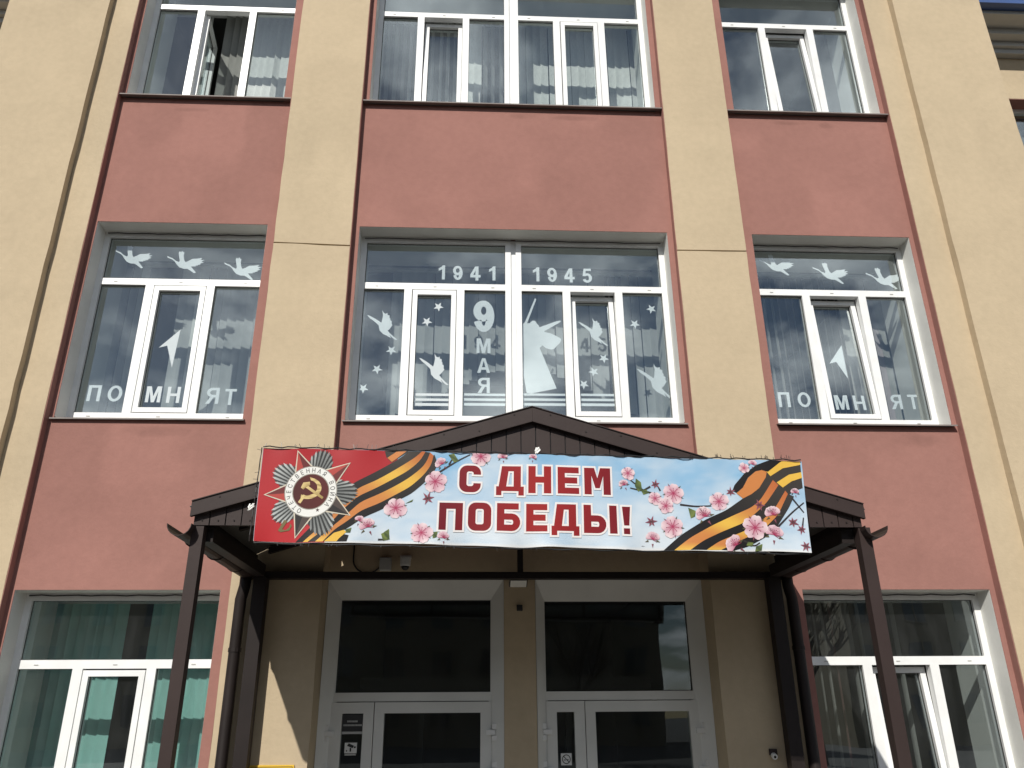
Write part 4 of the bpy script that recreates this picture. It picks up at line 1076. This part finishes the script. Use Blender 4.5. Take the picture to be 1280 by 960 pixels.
for i, tip in enumerate(D['tips']):
    a0 = math.atan2(tip[1]-mv, tip[0]-mu); R = math.dist(tip, (mu, mv))/S
    l_ = cpt(165, a0+math.radians(36)); r_ = cpt(165, a0-math.radians(36)); c0 = cpt(60, a0)
    rims.append(([l_, tip, r_, c0], (0.55, 0.50, 0.40)))
    tip2 = cpt(R-16, a0); l2_ = cpt(160, a0+math.radians(31)); r2_ = cpt(160, a0-math.radians(31))
    lite, dark_ = ((0.38, 0.06, 0.05), (0.13, 0.03, 0.03)) if i in (0, 1, 4) else ((0.07, 0.055, 0.05), (0.03, 0.028, 0.028))
    stars.append(([l2_, tip2, c0], [lite, lite, lite])); stars.append(([tip2, r2_, c0], [dark_, dark_, dark_]))
art('star_rim', rims, 7.5); art('red_star', stars, 8.2)
def disc(r, n=40, r0=None): return [cpt(r, 2*math.pi*k/n) for k in range(n)]
art('medal_ring', [(disc(203), (0.30, 0.29, 0.26))], 9.0)
art('medal_ring', [(disc(196), (0.70, 0.70, 0.67))], 9.6)
art('medal_ring', [(disc(143), (0.28, 0.26, 0.22))], 10.2)
art('medal_disc', [(disc(136), [lerp((0.10, 0.022, 0.022), (0.035, 0.016, 0.015), k/40 if k < 20 else 1-k/40) for k in range(40)])], 10.8)
G1, G2 = (0.62, 0.48, 0.22), (0.30, 0.21, 0.08)
def zp(x, y): return (mu + (x-505)*S, mv - (y-415)*S)
sick = []
arc_o = [(480+105*math.cos(t), 390+85*math.sin(t)) for t in [math.radians(a) for a in range(-75, 125, 12)]]
arc_i = [(472+80*math.cos(t), 385+62*math.sin(t)) for t in [math.radians(a) for a in range(120, -75, -12)]]
sick.append(([zp(*q) for q in [(485, 300)] + arc_o + arc_i], [G1 if k % 3 else G2 for k in range(1+len(arc_o)+len(arc_i))]))
sick.append(([zp(*q) for q in [(450, 440), (470, 448), (435, 510), (415, 500)]], G1))
ham = [([zp(*q) for q in [(425, 385), (440, 345), (490, 338), (495, 365), (465, 382), (445, 400)]], [G1, G1, G1, G2, G2, G2]),
       ([zp(*q) for q in [(462, 384), (482, 372), (608, 458), (598, 474)]], [G1, G1, G2, G2])]
art('sickle', sick, 11.4); art('hammer', ham, 12)
def glyph_polys(me, fn, colfn):
    out = []
    for f in me.polygons:
        pts = [fn(me.vertices[i].co) for i in f.vertices]
        out.append((pts, [colfn(q) for q in pts]))
    return out
txt = 'ОТЕЧЕСТВЕННАЯ ВОЙНА'
for k, ch in enumerate(txt):
    if ch == ' ': continue
    a = math.radians(244 - 281*k/(len(txt)-1))
    me = text_mesh(ch, 0, 0.012, res=2); b0, b1, b2, b3 = bbox2(me); h = 36*S
    ca, sa = math.cos(a), math.sin(a)
    def fn(co, b0=b0, b1=b1, b2=b2, b3=b3, ca=ca, sa=sa):
        x = (co.x-(b0+b1)/2)*h/0.73*0.85; y = (co.y-0.364)*h/0.73
        return (mu + 169*S*ca + x*sa + y*ca, mv + 169*S*sa - x*ca + y*sa)
    art('ring_letter', glyph_polys(me, fn, lambda q: (0.10, 0.10, 0.095)), 10.6); bpy.data.meshes.remove(me)
sm = []
for k in range(10):
    r = (17 if k % 2 == 0 else 7)*S; a = math.pi/2 + k*math.pi/5
    sm.append((D['mstar'][0]+r*math.cos(a), D['mstar'][1]+r*math.sin(a)))
art('small_star', [(sm, (0.08, 0.05, 0.05))], 10.5)

# twigs, leaves, blossoms
for t in D['twigs']:
    r_ = resample(t, 10); L_, R_ = [], []
    for k, q in enumerate(r_):
        a = r_[max(0, k-1)]; b = r_[min(10, k+1)]; d = math.dist(a, b) or 1
        nx, ny = -(b[1]-a[1])/d, (b[0]-a[0])/d; w_ = 0.006*(1-0.4*k/10)
        L_.append((q[0]+nx*w_, q[1]+ny*w_)); R_.append((q[0]-nx*w_, q[1]-ny*w_))
    art('twig', [(L_+R_[::-1], (0.035, 0.03, 0.032))], 4.8)
lv = []
for l_ in D['leaves']:
    lv.append((l_, [(0.16, 0.20, 0.06) if k % 2 else (0.05, 0.075, 0.035) for k in range(len(l_))]))
art('printed_leaf', lv, 5.4)
for fi, (kind, u, v, R, rot) in enumerate(D['flowers']):
    L0 = 6.0 + 0.0*fi
    polys = []; fr_ = random.Random(fi)
    lay = 5.6 + (fi % 4)*0.7
    if kind == 'd':
        for k in range(6):
            a = rot + k*math.pi/3
            polys.append(([(u+R*math.cos(a)*fr_.uniform(.75, 1.1), v+R*math.sin(a)*fr_.uniform(.75, 1.1)), (u+0.4*R*math.cos(a+.45), v+0.4*R*math.sin(a+.45)), (u, v), (u+0.4*R*math.cos(a-.45), v+0.4*R*math.sin(a-.45))],
                          [(0.30, 0.10, 0.15), (0.20, 0.06, 0.08), (0.05, 0.03, 0.03), (0.22, 0.07, 0.09)]))
        art('printed_bud', polys, lay)
        continue
    npet = 5 if kind == 'f' else 4
    R *= 0.93
    pet = []
    sep = []
    for k in range(5):
        a = rot + 0.63 + k*2*math.pi/5
        sep.append(([(u+R*1.02*math.cos(a), v+R*1.02*math.sin(a)), (u+R*.55*math.cos(a+.22), v+R*.55*math.sin(a+.22)), (u+R*.55*math.cos(a-.22), v+R*.55*math.sin(a-.22))], (0.20, 0.07, 0.09) if k % 2 else (0.10, 0.09, 0.05)))
    art('sepals', sep, lay-0.3)['kind'] = 'stuff'
    for k in range(npet):
        a = rot + (k*2*math.pi/5 if kind == 'f' else k*0.62+0.3)
        rr = R*fr_.uniform(0.92, 1.08)
        outer = []
        for s_ in range(9):
            b = -1 + s_/4.0
            rad = rr*(0.52 + 0.48*math.sqrt(max(0, 1-b*b*0.80)))*(1 - 0.05*(abs(s_-4) == 0)) * fr_.uniform(0.97, 1.03)
            outer.append((u+rad*math.cos(a+b*0.63), v+rad*math.sin(a+b*0.63)))
        pale = lerp((0.73, 0.64, 0.64), (0.66, 0.50, 0.54), fr_.random()*0.7 + (0.3 if kind == 's' else 0))
        mid_ = lerp(pale, (0.45, 0.15, 0.24), 0.5)
        core = (0.36, 0.06, 0.13)
        inner = [(u+rr*0.42*math.cos(a+(-1+s_/4.0)*0.62), v+rr*0.42*math.sin(a+(-1+s_/4.0)*0.62)) for s_ in range(9)]
        sh = [lerp(pale, (0.52, 0.30, 0.37), 0.95*abs(q_/4.0-1)**2 + 0.12*fr_.random()) for q_ in range(9)]
        mi = [lerp(mid_, core, 0.5*abs(q_/4.0-1)**2) for q_ in range(9)]
        for s_ in range(8):
            pet.append(([outer[s_], outer[s_+1], inner[s_+1], inner[s_]], [sh[s_], sh[s_+1], mi[s_+1], mi[s_]]))
            pet.append(([inner[s_], inner[s_+1], (u, v)], [mi[s_], mi[s_+1], core]))
        # shade line between neighbours
        e0 = outer[0]
        pet.append(([(e0[0], e0[1]), (u+rr*0.9*math.cos(a-0.62), v+rr*0.9*math.sin(a-0.62)), (u, v)], [(0.50, 0.24, 0.32)]*2+[core]))
    bl_ = art('blossom', pet, lay)
    stm = []
    for k in range(9):
        a = rot + 0.5 + (k-4)*0.33 if kind == 's' else rot + k*0.7
        l_ = R*fr_.uniform(0.45, 0.68); w_ = R*0.022
        x1, y1 = u+l_*math.cos(a), v+l_*math.sin(a); nx, ny = -math.sin(a)*w_, math.cos(a)*w_
        stm.append(([(u-nx, v-ny), (x1-nx, y1-ny), (x1+nx, y1+ny), (u+nx, v+ny)], [(0.35, 0.04, 0.10), (0.28, 0.05, 0.09), (0.28, 0.05, 0.09), (0.35, 0.04, 0.10)]))
        d_ = R*0.05
        stm.append(([(x1-d_, y1), (x1, y1-d_), (x1+d_, y1), (x1, y1+d_)], (0.10, 0.02, 0.04)))
    art('stamens', stm, lay+0.45, bl_)['kind'] = 'stuff'
# lettering: red glyphs with a white edge
for ch, x0, x1, z0, z1 in D['glyphs']:
    hgt = z1-z0; w_ = (x1-x0)/hgt; t_ = 0.265
    if ch == 'Д': t_ = 0.24
    def colfn(q):
        return lerp((0.29, 0.020, 0.020), (0.135, 0.010, 0.018), min(1, abs(q[0]-0.02)/0.6))
    ink, edge = [], []
    for outer, holes in glyph(ch, w_, t_, True):
        P_ = lambda l_: [(x0+x*hgt, z0+y*hgt) for x, y in l_]
        fl2, tris, loops = loops_tris(P_(outer), [P_(h) for h in holes])
        ink += [([fl2[i] for i in t3], [colfn(fl2[i]) for i in t3]) for t3 in tris]
        fl2, tris, loops = loops_tris(offset_loop(P_(outer), 0.0118), [offset_loop(P_(h), -0.0118 if min(max(p[0] for p in P_(h))-min(p[0] for p in P_(h)), max(p[1] for p in P_(h))-min(p[1] for p in P_(h))) > 0.028 else -0.004) for h in holes])
        edge += [([fl2[i] for i in t3], (0.70, 0.67, 0.66)) for t3 in tris]
    lt_ = art('letter', ink, 8.0)
    art('letter_edge', edge, 7.2, lt_)

# wire garland tied round the banner edge
def bw(u, v, d=-0.01):
    c, s = math.cos(BANG), math.sin(BANG)
    return Vector((BCX+u*c-v*s, -1.692+d, BCZ+u*s+v*c))
gar = empty('wire_garland', bw(0, BH/2), 'thin dark wire garland with prickly ends along the banner edge', 'garland')
GI = Matrix.Translation(-gar.location)
m = MB(); pts = []
for k in range(90):
    u = -1.73 + 3.455*k/89; pts.append(bw(u, BH/2+0.006+0.004*math.sin(k*1.7), -0.004+0.004*math.cos(k*2.3)))
m.tube(pts, 0.0042, 5)
pts = [bw(-1.738, BH/2-k*BH/16, -0.004+0.003*math.sin(k*2.0)) for k in range(17)]; m.tube(pts, 0.0036, 5)
pts = [bw(-1.71+3.42*k/60, -BH/2-0.010+0.004*math.sin(k*1.3), 0.0) for k in range(61)]; m.tube(pts, 0.0045, 5)
o = m.build('wire', M['black'], gar); o.matrix_parent_inverse = GI
m = MB()
for k in range(46):
    u = rnd.choice([rnd.uniform(-1.72, -0.88), rnd.uniform(0.98, 1.72), rnd.uniform(0.98, 1.72)]); b = bw(u, BH/2+0.005); h = rnd.uniform(0.012, 0.032)
    m.tube([b, b+Vector((rnd.uniform(-.012, .012), rnd.uniform(-.01, .01), h))], 0.0017, 4)
for k in range(10):
    b = bw(-1.738, rnd.uniform(-0.1, BH/2)); m.tube([b, b+Vector((-rnd.uniform(.012, .028), 0, rnd.uniform(-.01, .012)))], 0.0017, 4)
for k in range(26):
    b = bw(rnd.uniform(-1.6, 1.6), -BH/2-0.008); m.tube([b, b+Vector((rnd.uniform(-.01, .01), 0, -rnd.uniform(.008, .022)))], 0.0022, 4)
o = m.build('wire_ends', M['black'], gar); o.matrix_parent_inverse = GI; o['kind'] = 'stuff'

def knot(x, y, z, label, seed):
    r_ = random.Random(seed); m = MB(); pts = []
    for k in range(14):
        a = k*1.3; pts.append((x+0.016*math.cos(a)+r_.uniform(-.004, .004), y-0.006+0.004*math.sin(k), z+0.020*math.sin(a*1.2)+0.012))
    m.tube(pts, 0.0045, 5)
    tag(m.build('cord_knot', M['lightplastic'], None), label, 'cord knot', 'white cord knots holding the banner')
p_ = bw(0.01, BH/2+0.012, -0.006); knot(p_.x, p_.y, p_.z, 'white cord knot at the top middle of the banner', 3)
p_ = bw(-1.752, -0.10, -0.004); knot(p_.x, p_.y, p_.z, 'white cord knot at the left edge of the banner', 5)

# ================================================================ things on the wall under the canopy
fl_ = empty('floodlight', (0.015, 0.27, 2.62), 'small flat floodlight with white front hanging above the pier between the doors', 'floodlight')
def sub(mb, name, m, root, smooth=False):
    o = mb.build(name, m, root, smooth); o.matrix_parent_inverse = Matrix.Translation(-Vector(root.location)); return o
hb = MB(); hb.box(-0.075, 0.075, -0.055, 0.055, 0.0, 0.028)
o = hb.build('housing', M['black'], fl_); R_ = Matrix.Translation((0, -0.17, 0.02)) @ Matrix.Rotation(math.radians(-24), 4, 'X'); o.matrix_local = R_; bevel(o, 0.004)
hb = MB(); hb.box(-0.066, 0.066, -0.047, 0.047, -0.004, -0.0005); o = hb.build('front_glass', M['lamp_glass'], fl_); o.matrix_local = R_
hb = MB(); hb.box(-0.05, -0.04, -0.16, 0, 0.03, 0.045); hb.box(0.04, 0.05, -0.16, 0, 0.03, 0.045); hb.build('bracket', M['black'], fl_)
s_ = empty('door_sensor', (0.030, 0.27, 2.462), 'tiny dark motion sensor on the pier between the two doors', 'sensor')
h = MB(); h.tube([(0.03, 0.268, 2.475), (0.03, 0.235, 2.475)], 0.016, 10); sub(h, 'mount', M['grey'], s_)
h = MB(); h.box(0.005, 0.055, 0.215, 0.234, 2.435, 2.485); o = sub(h, 'head', M['black'], s_); bevel(o, 0.006)
j = empty('junction_box', (-1.10, 0.27, 2.80), 'pale square junction box on the wall above the left door', 'junction box')
h = MB(); h.box(-1.145, -1.045, 0.215, 0.268, 2.765, 2.875); o = sub(h, 'case', M['grey'], j); bevel(o, 0.006)
h = MB(); h.box(-1.139, -1.051, 0.208, 0.2145, 2.771, 2.869); sub(h, 'lid', M['grey'], j)
cb = MB(); pts = []
for k in range(15):
    a = math.radians(180+158*k/14); pts.append((-1.245+0.122*math.cos(a), 0.25, 2.865+0.118*math.sin(a)))
cb.tube([(-1.367, 0.25, 3.015)]+pts, 0.007, 6)
tag(cb.build('cable', M['black'], None, True), 'black cable loop running to the junction box above the left door', 'cable')
c_ = empty('dome_camera', (-0.925, 0.27, 2.83), 'white dome surveillance camera on the wall above the left door', 'security camera')
h = MB(); h.box(-0.97, -0.88, 0.19, 0.268, 2.868, 2.885); sub(h, 'bracket', M['lightplastic'], c_)
h = MB(); h.tube([(-0.925, 0.19, 2.867), (-0.925, 0.19, 2.845), (-0.925, 0.19, 2.80), (-0.925, 0.19, 2.795)], [0.045, 0.046, 0.042, 0.036], 16); sub(h, 'housing', M['lightplastic'], c_, False)
h = MB()
pr_ = [(0.034, 2.794), (0.032, 2.782), (0.025, 2.770), (0.013, 2.763), (0.002, 2.761)]
h.tube([(-0.925, 0.19, z) for r, z in pr_], [r for r, z in pr_], 14); sub(h, 'dome', M['black'], c_, True)
a_ = empty('wall_bell', (1.934, 0, 1.35), 'small round brown bell box with a pale ring on the right pilaster', 'bell')
h = MB(); h.box(1.905, 1.965, -0.022, -0.001, 1.345, 1.39); o = sub(h, 'base', M['brown'], a_); bevel(o, 0.004)
h = MB(); h.tube([(1.932, -0.02, 1.345), (1.932, -0.05, 1.335)], 0.021, 14); sub(h, 'ring', M['lightplastic'], a_)
h = MB(); h.tube([(1.932, -0.0505, 1.3349), (1.932, -0.053, 1.334)], 0.010, 10); sub(h, 'button', M['black'], a_)
y_ = empty('yellow_sign', (-1.82, 0, 1.1), 'yellow wall sign with a dark border on the left pilaster', 'sign')
h = MB(); h.box(-1.985, -1.66, -0.012, -0.001, 0.90, 1.312); sub(h, 'plate', M['yellow'], y_)
h = MB()
for q in ((-1.975, -1.67, 1.298, 1.302), (-1.975, -1.67, 0.91, 0.914), (-1.975, -1.971, 0.914, 1.298), (-1.674, -1.67, 0.914, 1.298)): h.box(q[0], q[1], -0.0135, -0.0122, q[2], q[3])
sub(h, 'border', M['black'], y_)

n_ = empty('door_notice', (-1.305, 0.363, 1.59), 'black notice with two faint lines of text on the narrow left door leaf', 'notice')
h = MB(); h.box(-1.384, -1.220, 0.3615, 0.3635, 1.530, 1.652); sub(h, 'sheet', M['black'], n_)
h = MB()
for k, (xa, xb, z) in enumerate(((-1.345, -1.262, 1.596), (-1.372, -1.236, 1.568))):
    x = xa
    while x < xb:
        w_ = rnd.uniform(0.006, 0.011); h.box(x, x+w_, 0.3600, 0.3612, z, z+0.013); x += w_+0.003
sub(h, 'lettering', M['grey'], n_)
h = MB(); h.box(-1.384, -1.222, 0.3605, 0.3633, 1.510, 1.528); sub(h, 'edge_strip', M['grey'], n_)
n_ = empty('camera_notice', (-1.305, 0.363, 1.41), 'white square sticker with a black surveillance camera symbol on the left door', 'sticker')
h = MB(); h.box(-1.353, -1.257, 0.3620, 0.3635, 1.372, 1.454); sub(h, 'sheet', M['lightplastic'], n_)
h = MB(); h.prism([(-1.335, 1.425), (-1.322, 1.444), (-1.278, 1.425), (-1.290, 1.408)], 0.3605, 0.3617); h.prism([(-1.312, 1.412), (-1.300, 1.410), (-1.300, 1.384), (-1.312, 1.384)], 0.3605, 0.3617); h.prism([(-1.274, 1.424), (-1.264, 1.418), (-1.268, 1.408), (-1.284, 1.409)], 0.3605, 0.3617)
h.box(-1.353, -1.257, 0.3605, 0.3617, 1.448, 1.454); h.box(-1.340, -1.332, 0.3605, 0.3617, 1.384, 1.395); sub(h, 'symbol', M['black'], n_)
h = MB(); h.box(-1.350, -1.262, 0.3620, 0.3635, 1.356, 1.368); sub(h, 'caption_strip', M['grey'], n_)
n_ = empty('smoking_notice', (0.396, 0.363, 1.31), 'white square no smoking sticker on the narrow leaf of the right door', 'sticker')
h = MB(); h.box(0.353, 0.439, 0.3620, 0.3635, 1.271, 1.357); sub(h, 'sheet', M['lightplastic'], n_)
h = MB(); cx, cz = 0.396, 1.314
for k in range(24):
    a, b = 2*math.pi*k/24, 2*math.pi*(k+1)/24
    h.prism([(cx+0.034*math.cos(a), cz+0.034*math.sin(a)), (cx+0.034*math.cos(b), cz+0.034*math.sin(b)), (cx+0.028*math.cos(b), cz+0.028*math.sin(b)), (cx+0.028*math.cos(a), cz+0.028*math.sin(a))], 0.3605, 0.3617)
h.prism([(cx-0.022, cz+0.018), (cx-0.018, cz+0.022), (cx+0.022, cz-0.018), (cx+0.018, cz-0.022)], 0.3605, 0.3617)
h.box(cx-0.020, cx-0.004, 0.3605, 0.3617, cz-0.008, cz-0.002); h.box(cx+0.006, cx+0.018, 0.3605, 0.3617, cz-0.007, cz-0.001)
sub(h, 'symbol', M['black'], n_)

# ================================================================ across the street (seen mirrored in the glass)
wm = MB(); wm.box(-0.65, 0.65, -0.05, 0.04, 0, 1.75); wmesh = wm.mesh('window', M['far_glass'])
fm = MB(); fm.box(-0.72, 0.72, 0.0, 0.09, -0.08, -0.001); fm.box(-0.03, 0.03, 0.045, 0.08, 0.0, 1.75); fmesh = fm.mesh('window_frame', M['far_wall'])
def apartment(x0, x1, y, zt, n, label):
    far = empty('apartment_building', ((x0+x1)/2, y, GZ), label, 'building', 'houses across the street')
    h = MB(); h.box(x0, x1, y-12, y, GZ, zt); sub(h, 'wall', M['far_wall'], far)
    h = MB(); h.box(x0-.4, x1+.4, y-12.4, y+.5, zt, zt+.4)
    i = len(h.v); h.v += [(x0-.4, y-12.4, zt+.4), (x1+.4, y-12.4, zt+.4), (x1+.4, y+.5, zt+.4), (x0-.4, y+.5, zt+.4), (x0+2, y-6, zt+2.8), (x1-2, y-6, zt+2.8)]
    h.f += [(i, i+1, i+5, i+4), (i+2, i+3, i+4, i+5), (i+3, i, i+4), (i+1, i+2, i+5)]
    sub(h, 'roof', M['brown'], far)
    for r_ in range(int(zt//3.15)):
        for c in range(n):
            o = bpy.data.objects.new('window', wmesh); link(o, far); o.matrix_parent_inverse = Matrix.Translation(-far.location)
            o.location = (x0+(x1-x0)*(c+0.5)/n, y+0.03, 0.9+r_*3.15)
            q = bpy.data.objects.new('window_frame', fmesh); link(q, o)
apartment(23.5, 68, -46, 13.2, 14, 'four storey plastered house across the street with bare tree beside it')
apartment(-34, 12.5, -50, 13.0, 14, 'long plastered house across the street opposite the doors')
apartment(-88, -40, -48, 13.4, 14, 'plastered house far left across the street')
def bare_tree(x, y, h, seed, label):
    r_ = random.Random(seed)
    root = empty('bare_tree', (x, y, GZ), label, 'tree', 'leafless trees across the street')
    m = MB(); tw_ = MB()
    def grow(p, d, L, R, lev):
        n = 4; pts = [p]; q = p; dd = d
        for k in range(n):
            dd = (dd + Vector((r_.uniform(-.12, .12), r_.uniform(-.12, .12), r_.uniform(-.02, .12)))).normalized(); q = q + dd*L/n; pts.append(q)
        (m if lev < 3 else tw_).tube(pts, [R*(1-0.5*k/n) for k in range(n+1)], 6 if lev < 2 else 3, cap=False)
        if lev >= 4: return
        for k in range(5 if lev < 3 else 4):
            t = r_.uniform(0.4, 1.0); b = pts[min(n, int(t*n)+0)]
            a = r_.uniform(0, 6.28); side = Vector((math.cos(a), math.sin(a), 0.5)).normalized()
            grow(b, (dd*0.7+side*0.8).normalized(), L*r_.uniform(.5, .72), R*0.5, lev+1)
    grow(Vector((0, 0, 0)), Vector((0, 0, 1)), h*0.42, h*0.018, 0)
    m.build('trunk', M['bark'], root, True); tw_.build('twigs', M['twig_bud'], root)
bare_tree(13.5, -27, 12.5, 4, 'tall leafless tree across the street in front of the apartment building')
bare_tree(4.5, -33, 11.0, 9, 'spreading leafless tree across the street opposite the doors')
bare_tree(-15, -38, 12.0, 15, 'leafless tree far to the left across the street')
bpy.context.view_layer.update()
